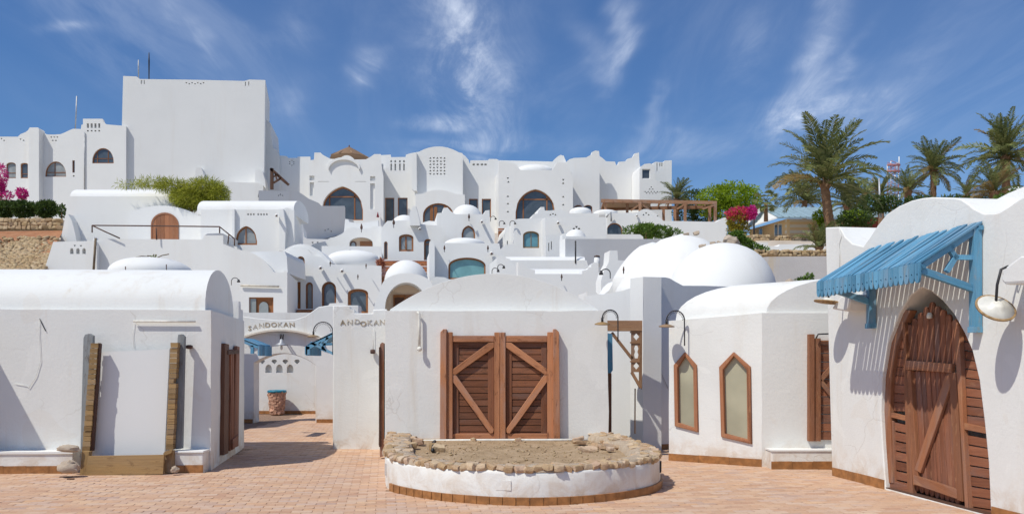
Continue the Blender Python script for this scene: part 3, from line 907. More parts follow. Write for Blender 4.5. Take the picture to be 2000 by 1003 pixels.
soften(prism('wall', AW, wob(pxp(AW, [(650, 606), (650, 597), (684, 597), (684, 603), (693, 604), (693, 611), (728, 611), (728, 604), (756, 603)]) + [AW.uv(756, 600)[:1] + (-.03,), AW.uv(650, 600)[:1] + (-.03,)], .4, .006), 0, 0, 'near_plaster', aw, ev=Vector((-.30, 2.4, 0))), .02)
letters(aw, AW, 'ANDOKAN', [670, 683.5, 697, 709.5, 722, 735, 747], [634, 633, 632, 636, 634, 634, 633], 12, 0, ['letter', 'letter_pale', 'letter_pale', 'letter', 'letter_pale', 'letter_pale', 'letter_pale'])
tube('cable', [P(729, 640, 14.87), P(729, 682, 14.87)], .005, 'near_plaster', aw, 4)
lathe('fixture', P(728, 686, 14.84), [(.02, -.04), (.045, -.03), (.045, .03), (.02, .04)], 'rust_iron', aw, 10)

AR = front(21.3)
ar = thing('archway', 'white archway wall with lettering over the alley passage', 'archway', P(556, 826, 21.3))
op = [(616, 826), (616, 714)] + [(p[0], p[1]) for p in arc(616, 712, 496, 708, 20, 12)] + [(496, 826)]
outl = [(466, 616), (500, 621), (545, 625), (575, 624), (597, 617), (612, 606), (622, 599), (640, 596), (700, 596), (700, 826)] + op + [(466, 826)]
soften(prism('wall', AR, pxp(AR, outl), 0, .45, 'near_plaster', ar), .015)
letters(ar, AR, 'SANDOKAN', [488, 499, 511, 522.5, 535, 547, 558.5, 571], [645, 642, 639.5, 638.5, 638, 638, 638, 638], 11.5, 0, ['letter', 'letter_pale', 'letter_pale', 'letter', 'letter', 'letter_pale', 'letter', 'letter'])
# curved canopy slab over the passage
up_ = arc(478, 657, 628, 659, 15, 16); lo_ = [(x, y + 3.5) for x, y in up_][::-1]
prism('arched_canopy', AR, pxp(AR, up_ + lo_), .16, .25, 'cream_plaster', ar)
for a, b in ((466, 494), (618, 655)):
    skirt(ar, AR, AR.uv(a, 800)[0], AR.uv(b, 800)[0], 0, .10)
# bell lamp under the canopy
bl = thing('bell_lamp', 'grey bell shaped lamp hanging under the arched canopy', 'lamp', P(550, 672, 21.0))
tube('bracket', [P(549, 655, 21.28), P(548, 653, 20.95), P(548, 664, 20.95)], .02, 'iron', bl)
tube('bracket', [P(553, 655, 21.28), P(553, 653, 20.95), P(552, 664, 20.95)], .02, 'iron', bl)
lathe('shade', P(550, 672, 20.95), [(.17, -.03), (.15, .0), (.06, .05), (.04, .13), (.01, .14)], 'galvanised', bl)
lathe('bulb', P(550, 679, 20.95), [(.01, -.05), (.035, -.02), (.03, .04), (.02, .06)], 'enamel', bl, 10)
# back wall with niches and the bin
BW = front(24.9)
bw = thing('niche_wall', 'white wall with three arched niches at the back of the alley', 'wall', P(556, 809, 24.9))
hl = [(pxp(BW, arch(x, x + 13, 711, 727, 9, 8)), .14) for x in (518, 539, 560)]
for x in (512, 535.5, 557, 580):
    hl.append((pxp(BW, [(x, 711), (x + 5.5, 705), (x + 4, 702), (x, 701), (x - 4, 702), (x - 5.5, 705)]), .14))
prism('wall', BW, pxp(BW, [(440, 610), (640, 610)]) + [(BW.uv(640, 600)[0], -.03), (BW.uv(440, 600)[0], -.03)], 0, .4, 'near_plaster', bw, holes=hl)
skirt(bw, BW, BW.uv(480, 800)[0], BW.uv(630, 800)[0], 0, .10, .4)
bn = thing('litter_bin', 'terracotta clad litter bin with a blue rim standing by the niche wall', 'bin', P(541, 808, 24.5))
c0 = P(541, 809, 24.5)
lathe('body', c0, [(.185, .0), (.20, .2), (.235, .55), (.25, .70)], 'cladding', bn, 18)
for r in range(9):
    for k in range(11):
        a = 2 * math.pi * (k + .5 * (r % 2)) / 11
        z = .04 + r * .074; rr = .172 + .06 * z / .7
        o = stone(bn, c0 + Vector((math.cos(a) * rr, math.sin(a) * rr, z + .03)), (.06, .15, .10), a, 'cladding', 'clad_stone')
lathe('rim', c0, [(.25, .66), (.275, .66), (.28, .72), (.25, .735), (.22, .72), (.22, .66)], 'blue_plastic', bn, 20)
piece('spout', front(24.3), [(522, 763), (528, 765), (528, 761)], 0, .1, 'blue_plastic', bn)

# blue awnings inside the alley
def small_awning(label, d, bars_, slats, m='blue_wood', dd=1.3):
    pl = front(d)
    t = thing('blue_awning', label, 'awning', P(bars_[0][0][0], bars_[0][0][1], d), 'blue awnings inside the alley')
    for a, b, w in bars_:
        for k in (0., dd):
            prism('brace', pl, strip(pl, a, b, w, -k), -k, .06, m, t)
    (x0, y0), (x1, y1) = slats
    n = 9
    for i in range(n):
        z0, z1 = -dd * i / n, -dd * (i + .86) / n
        A, B = P(x0, y0, d), P(x1, y1, d)
        s = Vector((0, 1, 0))
        V = [A - s * z0 , B - s * z0, B - s * z1, A - s * z1]
        V += [v + Vector((0, 0, .03)) for v in V]
        mk('slat', V, [(0, 1, 2, 3), (7, 6, 5, 4), (0, 4, 5, 1), (1, 5, 6, 2), (2, 6, 7, 3), (3, 7, 4, 0)], m, t, [(v.x, v.y, v.z) for v in V])
        V = [B - s * z0, B - s * z1]; V += [v - Vector((0, 0, .2)) for v in V[::-1]]
        V += [v + Vector((.03 if x1 > x0 else -.03, 0, 0)) for v in V]
        mk('fringe', V, [(0, 1, 2, 3), (7, 6, 5, 4), (0, 4, 5, 1), (1, 5, 6, 2), (2, 6, 7, 3), (3, 7, 4, 0)], m, t, [(v.z, v.y, v.x) for v in V])
small_awning('blue slatted awning with crossed braces on the alley side of the lettered wall', 17.2, [((654, 650), (599, 679), .085), ((600, 676), (600, 692), .10), ((606, 668), (654, 692), .05), ((624, 668), (636, 686), .05), ((640, 658), (628, 684), .05), ((630, 672), (654, 671), .05)], ((652, 651), (600, 675)))
small_awning('short blue awning on the end wall side of the alley entrance', 16.6, [((470, 664), (503, 677), .07), ((492, 674), (492, 690), .06)], ((470, 662), (503, 675)), dd=.9)
ring_lamp('hoop_lamp', 'black hoop lamp with scrollwork over the blue alley awning', P(650, 672, 16.4), (-1, -.1), .19, None, 'old_wood')

# ------------------------------------------------------------------ centre gate building
CP = front(13.4)
gb = thing('gate_building', 'small white building with a shallow arched roof and a wooden double gate', 'house', P(970, 897, 13.4))
zt = CP.uv(970, 606)[1]
GH = [pxp(CP, rect(868, 657, 1085, 862))]
prism_outer = wob(pxp(CP, [(752, 606.5), (1186, 606)]) + [(CP.uv(1190, 700)[0], -.03), (CP.uv(752, 700)[0], -.03)], .4, .008)
gw = soften(prism('wall', CP, prism_outer, 0, 0, 'near_plaster', gb, ev=Vector((-.62, 4.0, 0)), holes=[(GH[0], .25)]), .025)
vt = arc(762, 604, 1168, 604, 70, 28)
gv = soften(prism('vault', CP, pxp(CP, vt, -.2) + [(CP.uv(1168, 604, -.2)[0], zt - .3), (CP.uv(762, 604, -.2)[0], zt - .3)], -.2, 0, 'near_plaster', gb, ev=Vector((-.55, 3.6, 0))), .02)
for o_ in (gw, gv):                          # unseen back narrowed so sun reaches the wall on the right
    for v in o_.data.vertices:
        if v.co.y > 2: v.co.x = -2.4 + (v.co.x + 2.4) * .5
tube('pipe', [P(815, 609, 13.34), P(818.5, 612, 13.33), P(819, 640, 13.33), P(819, 678, 13.33)], .022, 'enamel', gb)
lathe('pipe_end', P(819.5, 681, 13.31), [(.01, -.04), (.04, -.02), (.04, .02), (.01, .04)], 'enamel', gb, 12)
piece('door_leaf', front(13.45), [(742, 892), (749.5, 890), (749.5, 670), (746, 668), (742, 672)], 0, .12, 'door_frame', gb)
piece('door_leaf', front(13.42), [(740, 872), (742.5, 872), (742.5, 676), (740, 678)], 0, .10, 'dark_wood', gb)
piece('door_leaf', front(13.42), [(739.5, 868), (744, 872), (744, 842), (740, 842)], -.01, .03, 'dark_wood', gb)
# the gate
gt = thing('double_gate', 'brown wooden double gate with diagonal braces standing behind the planter', 'gate', P(976, 858, 13.4))
def gp(name, pts, off, th, m, par=None, **k): return soften(piece(name, CP, pts, off, th, m, gt if par is None else par, **k), .006, 1)
gp('post', [(859, 857), (872, 857), (872, 642), (866, 642), (860, 648)], .13, .2, 'gate_frame')
gp('post', [(1080.5, 857), (1094, 857), (1092, 648), (1086, 642), (1080.5, 642)], .13, .2, 'gate_frame')
for side in (-1, 1):
    X = (lambda x: x) if side < 0 else (lambda x: 1953 - x)
    def q_(a, b, c, d_): return rect(min(X(a), X(c)), b, max(X(a), X(c)), d_)
    lf = gp('leaf_rail', q_(884.2, 655, 965, 667), .075, .05, 'gate_frame')
    gp('stile', q_(872.4, 648, 884, 856), .09, .06, 'gate_frame')
    gp('stile', q_(965.4, 648.5, 976.2, 856), .09, .06, 'gate_frame')
    for i in range(15):
        ya, yb = 667.5 + i * 12.55, 667.5 + (i + 1) * 12.55 - (1.3 if i < 14 else 0)
        gp('board', q_(884, ya, 966, yb), .012 + random.uniform(0, .012), .03, 'gate_board')
    gp('board', q_(882, 660, 968, 856), -.03, .02, 'dark_wood')
    gp('board_end', q_(953, 668, 965.2, 855), .032, .02, 'gate_board')
    gp('board_end', q_(884.4, 668, 896, 855), .032, .02, 'gate_board')
    gp('brace', [(X(965), 668), (X(965), 678), (X(890), 731), (X(884.3), 731), (X(884.3), 720.5), (X(954), 669)], .078, .035, 'gate_frame', along=(side * -.8, .6))
    gp('brace', [(X(884.3), 731.5), (X(890.5), 731.5), (X(965), 838), (X(963), 845), (X(957), 846), (X(884.3), 745)], .074, .035, 'gate_frame', along=(side * .6, .8))
gp('threshold', rect(884, 846, 1069, 857), .05, .04, 'gate_frame')
tube('bolt', [CP.w(*CP.uv(872, 838), .12), CP.w(*CP.uv(872, 859), .12)], .01, 'iron', gt)
tube('bolt', [CP.w(*CP.uv(1081, 838), .12), CP.w(*CP.uv(1081, 859), .12)], .01, 'enamel', gt)

# ------------------------------------------------------------------ the planter
plt = thing('stone_planter', 'raised round planter with a rubble stone rim in front of the gate', 'planter', (.1, 11, 0))
ctrl = [(-2.02, 13.45), (-1.93, 12.6), (-1.80, 11.7), (-1.66, 10.75), (-1.52, 10.2), (-1.25, 9.8), (-.85, 9.43), (-.4, 9.2), (.08, 9.08), (.55, 9.12), (1.0, 9.3), (1.4, 9.6), (1.72, 10.0), (1.90, 10.5), (1.95, 11.1), (1.90, 11.8), (1.78, 12.6), (1.62, 13.45)]
def cat(pts, n=5):
    out = []
    Pp = [Vector(p) for p in pts]; Pp = [Pp[0] * 2 - Pp[1]] + Pp + [Pp[-1] * 2 - Pp[-2]]
    for i in range(1, len(Pp) - 2):
        a, b, c, d = Pp[i - 1:i + 3]
        for j in range(n):
            t = j / n
            out.append(.5 * ((2 * b) + (c - a) * t + (2 * a - 5 * b + 4 * c - d) * t * t + (3 * b - a - 3 * c + d) * t ** 3))
    out.append(Pp[-2])
    return out
ring = cat(ctrl)
def nrm(i):
    e = (ring[min(i + 1, len(ring) - 1)] - ring[max(i - 1, 0)]).normalized()
    return Vector((e.y, -e.x))          # outward: right of the travel direction
if nrm(len(ring) // 2).y > 0:
    _n = nrm
    def nrm(i): return -_n(i)
V, Fc = [], []
prof_ = [(0., -.03), (.0, .20), (.002, .355), (-.015, .38), (-.30, .38), (-.30, -.03)]
for i, p in enumerate(ring):
    nn = nrm(i)
    for o_, z in prof_:
        j_ = .012 * noise.noise((p.x * 2.5, p.y * 2.5, z * 3)) * (1 if z > 0 else 0)
        qv = p + nn * (o_ + j_)
        V.append(Vector((qv.x, qv.y, z + j_)))
k = len(prof_)
for i in range(len(ring) - 1):
    for j in range(k - 1):
        Fc.append((i * k + j, i * k + j + 1, (i + 1) * k + j + 1, (i + 1) * k + j))
soften(mk('wall', V, Fc, 'near_plaster', plt, smooth=True), .02)
# soil, a little uneven
SV, SF = [], []
inn = [p - nrm(i) * .25 for i, p in enumerate(ring)]
cc = Vector((0., 11.6))
rings_ = 14
for r in range(rings_ + 1):
    for p in inn:
        q = cc.lerp(p, r / rings_) if r else cc + (p - cc) * .01
        SV.append(Vector((q.x, q.y, .325 + .035 * noise.noise((q.x * 1.3, q.y * 1.3, 4)) + .03 * noise.noise((q.x * 6, q.y * 6, 2)))))
m_ = len(inn)
for r in range(rings_):
    for i in range(m_):
        SF.append((r * m_ + i, r * m_ + (i + 1) % m_, (r + 1) * m_ + (i + 1) % m_, (r + 1) * m_ + i))
mk('soil', SV, SF, 'dirt', plt, smooth=True, fix=False)
# rough mortar bed under the rim stones
V, Fc = [], []
for i, p in enumerate(ring):
    nn = nrm(i)
    for o_, z in ((-.01, .36), (-.03, .422), (-.13, .432), (-.25, .432), (-.36, .412), (-.40, .30)):
        j_ = .022 * noise.noise((p.x * 5, p.y * 5, o_ * 9))
        qv = p + nn * (o_ + j_ * .5); V.append(Vector((qv.x, qv.y, z + j_)))
for i in range(len(ring) - 1):
    for j in range(5): Fc.append((i * 6 + j, i * 6 + j + 1, (i + 1) * 6 + j + 1, (i + 1) * 6 + j))
mk('mortar_bed', V, Fc, 'mortar', plt, smooth=True)
# rim stones
acc = 0.; last = ring[0]; nxt = .05
for i, p in enumerate(ring):
    acc += (p - last).length; last = p
cum = [0.]
for a, b in zip(ring, ring[1:]): cum.append(cum[-1] + (b - a).length)
def on_ring(s):
    for i in range(len(cum) - 1):
        if cum[i + 1] >= s:
            f = (s - cum[i]) / (cum[i + 1] - cum[i]); return ring[i].lerp(ring[i + 1], f), nrm(i)
    return ring[-1], nrm(len(ring) - 1)
for row, (inw, sw, la, lb, zc_) in enumerate(((.05, .12, .07, .145, .400), (.155, .13, .08, .17, .412), (.275, .15, .10, .20, .404))):
    s = .05 * row
    while s < cum[-1]:
        L_ = random.uniform(la, lb)
        p, nn = on_ring(s + L_ / 2)
        q = p - nn * (inw + random.uniform(-.022, .022))
        hh = random.uniform(.06, .08) if row == 0 else random.uniform(.03, .045)
        if row == 0 or random.random() < .8:
            stone(plt, (q.x, q.y, zc_ + random.uniform(-.014, .014)), (L_ * 1.0, sw * random.uniform(.75, 1.15), hh), math.atan2(nn.x, -nn.y))
        s += L_
# wider heap of rim stones at the back right
for i in range(16):
    q = Vector((random.uniform(1.02, 1.5), random.uniform(11.4, 13.25)))
    stone(plt, (q.x, q.y, .365 + random.uniform(-.012, .012)), (random.uniform(.08, .2), random.uniform(.07, .16), .055))
for i in range(8):
    stone(plt, (random.uniform(-1.75, -1.4), random.uniform(12.0, 13.2), .37), (random.uniform(.09, .2), random.uniform(.08, .16), .08))
# gravel lying on the soil
stones_joined('gravel', [(Vector((x_, y_, .335 + .035 * noise.noise((x_ * 1.3, y_ * 1.3, 4)) + .03 * noise.noise((x_ * 6, y_ * 6, 2)))), (s_, s_ * .8, s_ * .6), random.random() * 6) for x_, y_, s_ in [(random.uniform(-1.3, 1.35), random.uniform(9.9, 13.1), random.choice([.010, .013, .016, .022, .03])) for _ in range(420)]], 'rubble', plt)
for x_, y_ in ((-1.02, 11.5), (-1.1, 11.75)):
    stone(plt, (x_, y_, .37), (.17, .14, .12))
tube('hose', [(-1.2, 12.4, .36), (-1.14, 12.1, .42), (-1.12, 11.7, .40), (-1.1, 11.35, .36)], .025, 'hose', plt)
tube('pipe', [(-1.62, 13.15, .325), (-.4, 13.17, .335), (.6, 13.18, .335), (1.22, 13.17, .34)], .024, 'enamel', plt)
for x_ in (-.62, .1): stone(plt, (x_, 13.13, .33), (.09, .09, .09))
# skirting tiles round the foot
s = cum[0] + 3.35
while s < cum[-1] - 1.2:
    p, nn = on_ring(s + .07)
    ax = Vector((-nn.y, nn.x))
    q = p + nn * .012
    box('skirting_tile', (q.x, q.y, -.01), .146, .03, .105, 'skirting_tile', plt, ax=ax)
    s += .15
# patches and a small emblem plate
p, nn = on_ring(3.0); box('patch', (p.x + nn.x * .005, p.y + nn.y * .005, .15), .085, .03, .15, 'old_plaster', plt, ax=Vector((-nn.y, nn.x)))
p, nn = on_ring(5.15); box('patch', (p.x - nn.x * .009, p.y - nn.y * .009, .17), .17, .03, .11, 'near_plaster', plt, ax=Vector((-nn.y, nn.x)))
i_ = min(range(len(ring)), key=lambda i: abs(ring[i].x - 1.88) + (0 if ring[i].y < 10.6 else 9))
p, nn = ring[i_], nrm(i_); ax = Vector((-nn.y, nn.x))
for du, w_, z_, h_ in ((-.035, .012, .2, .13), (.035, .012, .2, .13), (0, .08, .195, .012), (0, .08, .325, .012), (-.012, .01, .235, .06), (.012, .01, .235, .06)):
    qq = p + ax * du
    box('emblem', (qq.x + nn.x * .004, qq.y + nn.y * .004, z_), w_, .03, h_, 'iron', plt, ax=ax)

# ------------------------------------------------------------------ wall and domes behind, right of the gate building
W1, W2 = Pl(1140, 18.0, 1256, 14.6), Pl(1256, 14.6, 1520, 16.5)
dh = thing('domed_house', 'white house with two large shallow domes behind the shop with pointed windows', 'house', P(1256, 880, 14.6))
uC = W1.uv(1256, 700)[0]
soften(prism('wall', W1, wob(pxp(W1, [(1140, 578), (1160, 576), (1185, 573), (1215, 567.5), (1232, 562), (1244, 553), (1251, 546), (1256, 540)]) + [(uC, -.03), (W1.uv(1140, 700)[0], -.03)], .5, .006), 0, .35, 'plaster', dh), .02)
b1 = W2.uv(1520, 700)[0]
soften(prism('wall', W2, wob(pxp(W2, [(1256, 540), (1299, 541), (1308, 543), (1318, 549), (1334, 557.5), (1420, 559), (1522, 560)]) + [(b1, -.03), (0, -.03)], .5, .006), 0, .35, 'plaster', dh), .02)
roofz = 3.05
c1, c2, c3 = W1.w(W1.uv(1140, 700)[0], 0), W1.w(uC, 0), W2.w(b1, 0)
poly = [c2 + Vector((.1, .35, 0)), c3 + Vector((0, .3, 0)), c3 + Vector((-1.5, 6, 0)), c1 + Vector((-.2, 8, 0)), c1 + Vector((.2, 0, 0))]
mk('roof', [v + Vector((0, 0, roofz - .4)) for v in poly] + [v + Vector((0, 0, roofz - .15)) for v in poly], [(4, 3, 2, 1, 0), (5, 6, 7, 8, 9)] + [(i, (i + 1) % 5, 5 + (i + 1) % 5, 5 + i) for i in range(5)], 'plaster', dh)
skirt(dh, W2, .1, .8, 0, .10)
dome(dh, 1411, 572, 19.3, 103, 97, 'plaster', below=.3, n=48)
dome(dh, 1332, 566, 22.5, 128, 109, 'plaster', below=.6, n=48, para=True)
dome(dh, 1275, 545, 26, 78, 72, 'plaster', below=1.2, n=32, para=True)
dome(dh, 1415, 560, 25, 85, 84, 'plaster', below=.6, n=32)
tube('vent', [P(1431, 508, 18.5), P(1437, 504, 18.35), P(1433, 499, 18.5), P(1429, 503, 18.4), P(1434, 507, 18.4)], .022, 'rust_iron', dh)
for px, py, s in ((1372, 480, .16), (1392, 475, .14), (1405, 474, .12), (1428, 474, .2)):
    stone(dh, P(px, py, 19.6), (s, s * .7, s * .5), 0, 'boulder')
for px, py in ((1340, 458), (1352, 474), (1360, 455)):
    stone(dh, P(px, py, 22.3), (.16, .1, .09), 0, 'boulder')
tube('cable', [W2.w(*W2.uv(x, y), .012) for x, y in ((1259, 655), (1272, 688), (1288, 722), (1304, 758))], .006, 'galvanised', dh, 4)
# timber lintel with fretwork bracket
lp = thing('timber_lintel', 'timber lintel with a fretwork bracket between gate building and domed house', 'bracket', P(1222, 640, 14.0))
LB = front(14.0)
piece('lintel', LB, rect(1184, 625.5, 1254.5, 645.5), 0, .2, 'lintel_wood', lp)
dm = lambda x, y, s: [(x, y + s), (x + s * .85, y), (x, y - s), (x - s * .85, y)]
vase = [(1243 + s * w, y) for s, seq in ((1, ((699, 3), (692, 4.5), (686, 2.5), (680, 4.5), (674, 2.5))), (-1, ((674, 2.5), (680, 4.5), (686, 2.5), (692, 4.5), (699, 3)))) for y, w in seq]
piece('fretwork', LB, [(1233, 726), (1253, 726), (1253, 645.6), (1233, 645.6)], -.03, .04, 'lintel_wood', lp, thru=[dm(1243, 657, 7), dm(1243, 714, 7), vase])
for y in (646.5, 667, 704): piece('rail', LB, rect(1231.5, y, 1254, y + 3), -.015, .07, 'lintel_wood', lp)
piece('post', LB, [(1249, 745), (1254, 760), (1254.3, 645.6), (1250, 645.6)], -.01, .08, 'lintel_wood', lp)
bar_px('brace', LB, (1195, 649), (1235, 700), .05, -.03, .05, 'lintel_wood', lp)
bar_px('brace', LB, (1234, 726), (1252, 757), .05, -.035, .05, 'lintel_wood', lp)
piece('post', LB, rect(1188, 728, 1194.5, 850), -.06, .1, 'dark_wood', lp)
lb2 = tag(piece('blue_shutter', front(13.9), [(1187, 728), (1193, 728), (1197, 722), (1196, 652), (1187, 650)], 0, .12, 'blue_wood', None), 'narrow blue wooden shutter edge beside the gate building corner', 'shutter')
tag(tube('leaning_pole', [P(1240.5, 758, 14.3), P(1240, 846, 14.3)], .012, 'pale_wood'), 'thin pole hanging below the fretwork bracket', 'pole')
ring_lamp('hoop_lamp', 'black hoop lamp on the right corner of the gate building', P(1207, 642, 13.2), (-1, -.15), .13, None, 'old_wood', tilt=.15)
ring_lamp('hoop_lamp', 'black hoop lamp with pale flat shade beside the pointed windows', P(1337, 650, 12.95), (-1, -.2), .15, None, 'pale_wood', tilt=.12)

# ------------------------------------------------------------------ shop with pointed windows
RL, RR = Pl(1306, 13.2, 1488, 12.4), Pl(1488, 12.4, 1660, 12.4)
ps = thing('pointed_window_shop', 'white corner shop with two pointed windows and a sloping vault', 'house', P(1488, 912, 12.4))
uE = RL.uv(1488, 700)[0]
hl = []
wpx = [[(1319, 831), (1364.5, 843), (1361.5, 713), (1338.5, 687), (1317, 712)], [(1409.5, 852), (1469, 866), (1466.5, 716), (1433.5, 687), (1405.5, 716)]]
for w_ in wpx:
    loop = pxp(RL, w_)
    hl.append((loop, .13))
    f_ = soften(prism('window', RL, loop, .035, .10, 'door_frame', ps, thru=[inset(loop, .062)]), .006, 1)
    prism('pane', RL, inset(loop, .05), -.04, .02, 'shop_glass', f_)
zl, zr = RL.uv(1306, 626)[1], RL.uv(1488, 610)[1]
soften(prism('wall', RL, wob([(0, -.03), (uE, -.03), (uE, zr), (0, zl)], .4, .006), 0, 0, 'near_plaster', ps, holes=hl, ev=RR.t3() * 3.0), .02)
va = [(u, z) for u, z in [(.08 + 2.7 * (1 - math.cos(math.pi * i / 18)) / 2, zr - .02 + .56 * math.sin(math.pi * i / 18)) for i in range(19)]]
prism('vault', RR, [(.08, zr - .3)] + va + [(2.78, zr - .3)], -.06, 0, 'near_plaster', ps, ev=-RL.t3() * (uE - .05) + Vector((0, 0, -.03)))
skirt(ps, RL, 0, uE, 0, .12, .5)
uA = RR.uv(1496, 800)[0]
soften(prism('ledge', RR, [(uA, -.02), (2.2, -.02), (2.2, .27), (uA, .27)], .26, .3, 'near_plaster', ps), .02)
prism('ledge_cap', RR, [(uA - .01, .27), (2.2, .27), (2.2, .29), (uA - .01, .29)], .275, .3, 'plaster', ps)
skirt(ps, RR, uA, 2.2, .26, .12, .3)
dr = thing('brown_gate', 'brown wooden gate half hidden on the front of the corner shop', 'gate', P(1610, 862, 12.35))
piece('post', RR, rect(1581, 652, 1591, 861), .10, .12, 'door_frame', dr)
piece('stile', RR, rect(1592, 660, 1603, 861), .08, .06, 'door_frame', dr)
piece('rail', RR, rect(1603, 664, 1640, 672), .07, .05, 'door_frame', dr)
for i in range(11): piece('board', RR, rect(1603, 673 + i * 17, 1640, 688 + i * 17), .03, .03, 'door_wood', dr)
bar_px('brace', RR, (1604, 740), (1640, 700), .07, .065, .03, 'door_frame', dr)
bar_px('brace', RR, (1604, 745), (1640, 790), .07, .065, .03, 'door_frame', dr)
tube('bolt', [P(1594, 660, 12.27), P(1598, 652, 12.27), P(1625, 651, 12.27)], .012, 'iron', dr)

# ------------------------------------------------------------------ right building with the arched door and blue awning
RB = Pl(1625, 11.5, 2000, 7.95)
rb = thing('awning_house', 'white house with a wavy parapet, an arched plank door and a blue awning', 'house', RB.w(1.8, 0))
top = [(1612, 444), (1640, 443), (1650, 462), (1664, 475), (1686, 481), (1699, 463), (1714, 440), (1732, 418), (1756, 402), (1779, 392), (1800, 387), (1820, 385), (1860, 386), (1880, 390), (1893, 399), (1903, 408), (1915, 414), (1928, 418), (1941, 417.5), (1953, 414), (1968, 405), (1984, 393), (2000, 383), (2030, 370), (2080, 362), (2300, 358)]
tp = pxp(RB, top)
dloop = pxp(RB, [(1729.5, 940), (1723, 860), (1720, 800), (1723, 735), (1734, 670), (1757, 612), (1779, 577), (1800, 561), (1818, 568), (1842, 588), (1864, 614), (1883, 648), (1898, 682), (1912, 740), (1922, 820), (1930, 900), (1935, 985)])
dloop = [(u, max(z, .02)) for u, z in dloop]
dloop[0] = (dloop[0][0], .02); dloop[-1] = (dloop[-1][0], .02)
uEnd = tp[-1][0]
soften(prism('wall', RB, tp + [(uEnd, -.03), (RB.uv(1625, 900)[0], -.03)], 0, 0, 'near_plaster', rb, holes=[(dloop, .55)], ev=-RB.n3() * .9), .025)
# body and vault behind the parapet
prism('body', RB, [(.05, -.02), (uEnd, -.02), (uEnd, 3.2), (.05, 2.85)], -.88, 4., 'plaster', rb)
vz = [(u, 2.8 + .72 * math.sin(math.pi * i / 16)) for i, u in enumerate([1.2 + 4.2 * (1 - math.cos(math.pi * j / 16)) / 2 for j in range(17)])]
prism('vault', RB, vz, -.7, 3.8, 'plaster', rb)
prism('end_parapet', RB, [(-.10, 2.8), (.14, 2.8), (.14, 3.5), (-.10, 3.5)], -.9, .55, 'plaster', rb)
skirt(rb, RB, .02, dloop[0][0] - .02, 0, .12, .3)
skirt(rb, RB, dloop[-1][0] + .02, uEnd - .5, 0, .12, .3)
tube('cable', [RB.w(*RB.uv(x, y), .01) for x, y in ((1641, 446), (1644, 462), (1640, 476), (1641, 490), (1641, 560))], .006, 'near_plaster', rb, 4)
# rounded gutter spouts
for pts in ([(1622, 603), (1652, 608), (1661, 590), (1661, 574), (1640, 578)], [(1953, 545), (1964, 520), (1990, 500), (2020, 500), (2020, 553), (1962, 556)]):
    soften(piece('spout', RB, pts, .26, .3, 'plaster', rb), .03)
# the door
dd = thing('arched_plank_door', 'weathered brown plank door filling the pointed arch under the blue awning', 'door', RB.w(RB.uv(1830, 950)[0], 0, -.2))
OD = -.10
def dp(name, pts, off, th, m, **k): return soften(piece(name, RB, pts, OD + off, th, m, dd, **k), .005, 1)
prism('threshold', RB, [(dloop[0][0], .0), (dloop[-1][0], .0), (dloop[-1][0], .03), (dloop[0][0], .03)], -.005, .5, 'dark_wood', dd)
# curved left post follows the arch
lo = [(1731, 942), (1725, 860), (1722.5, 800), (1725, 735), (1736, 672), (1752, 626), (1766, 604)]
ri = [(1777, 606), (1765, 632), (1750, 675), (1740.5, 735), (1738, 800), (1740, 860), (1745, 943)]
dp('jamb', lo + ri, .05, .10, 'door_frame', along=(0, 1))
LX = lambda y: lerp_tab([(620, 1771), (640, 1762), (675, 1752), (735, 1742), (800, 1739), (860, 1741), (950, 1746)], y)
RX = lambda y: lerp_tab([(612, 1862), (648, 1884), (682, 1900), (740, 1914), (820, 1924), (900, 1932), (1010, 1937)], y)
for i in range(9):                           # upper side boards, left and right
    ya = 646 + i * 17.4
    dp('side_board', [(LX(ya + 16), ya + 16 + .5), (1768, ya + 17.5), (1768, ya + 1), (LX(ya), ya)], .0, .03, 'door_wood', along=(1, .1))
for i in range(11):
    ya = 632 + i * 18.2
    dp('side_board', [(1874, ya + 11.5), (RX(ya + 22), ya + 17.6), (RX(ya + 5), ya + 1.2), (1870, ya - 4)], .0, .03, 'door_wood', along=(1, .1))
dp('side_rail', [(1740, 814), (1768, 821), (1768, 812), (1739.5, 805)], .045, .05, 'door_frame', along=(1, .1))
dp('side_rail', [(1880, 837), (1925, 846), (1924.5, 834), (1879, 825)], .045, .05, 'door_frame', along=(1, .1))
for i in range(7):
    ya = 823 + i * 19
    dp('side_board', [(1747 - 1, ya + 16.5), (1772, ya + 22), (1771, ya + 6), (1745 - 1, ya)], .012, .03, 'door_wood', along=(1, .1))
for i in range(8):
    ya = 849 + i * 20
    dp('side_board', [(1888, ya + 17), (RX(ya + 25), ya + 24.5), (RX(ya + 8), ya + 7), (1886, ya - .5)], .012, .03, 'door_wood', along=(1, .1))
dp('side_stile', [(1731 + 9, 944), (1748, 946), (1745, 822), (1740, 820)], .03, .04, 'door_frame')
dp('bottom_rail', [(1731, 953), (1779, 967), (1779, 950), (1731, 936)], .04, .04, 'door_wood', along=(1, .15))
dp('bottom_rail', [(1886, 1013), (1939, 1032), (1938, 1008), (1886, 992)], .04, .04, 'door_wood', along=(1, .15))
dp('post', [(1772, 963), (1782, 966), (1768, 640), (1766, 626), (1762, 632)], .05, .06, 'door_frame', along=(0, 1))
dp('post', [(1885, 1003), (1893, 1006), (1880, 820), (1873, 640), (1866, 622), (1861, 625), (1866, 700), (1876, 850)], .06, .06, 'door_frame', along=(0, 1))
tops = [(1776, 634), (1786, 622), (1797, 611), (1808, 600), (1819, 590), (1830, 598), (1841, 605), (1852, 614), (1862, 626)]
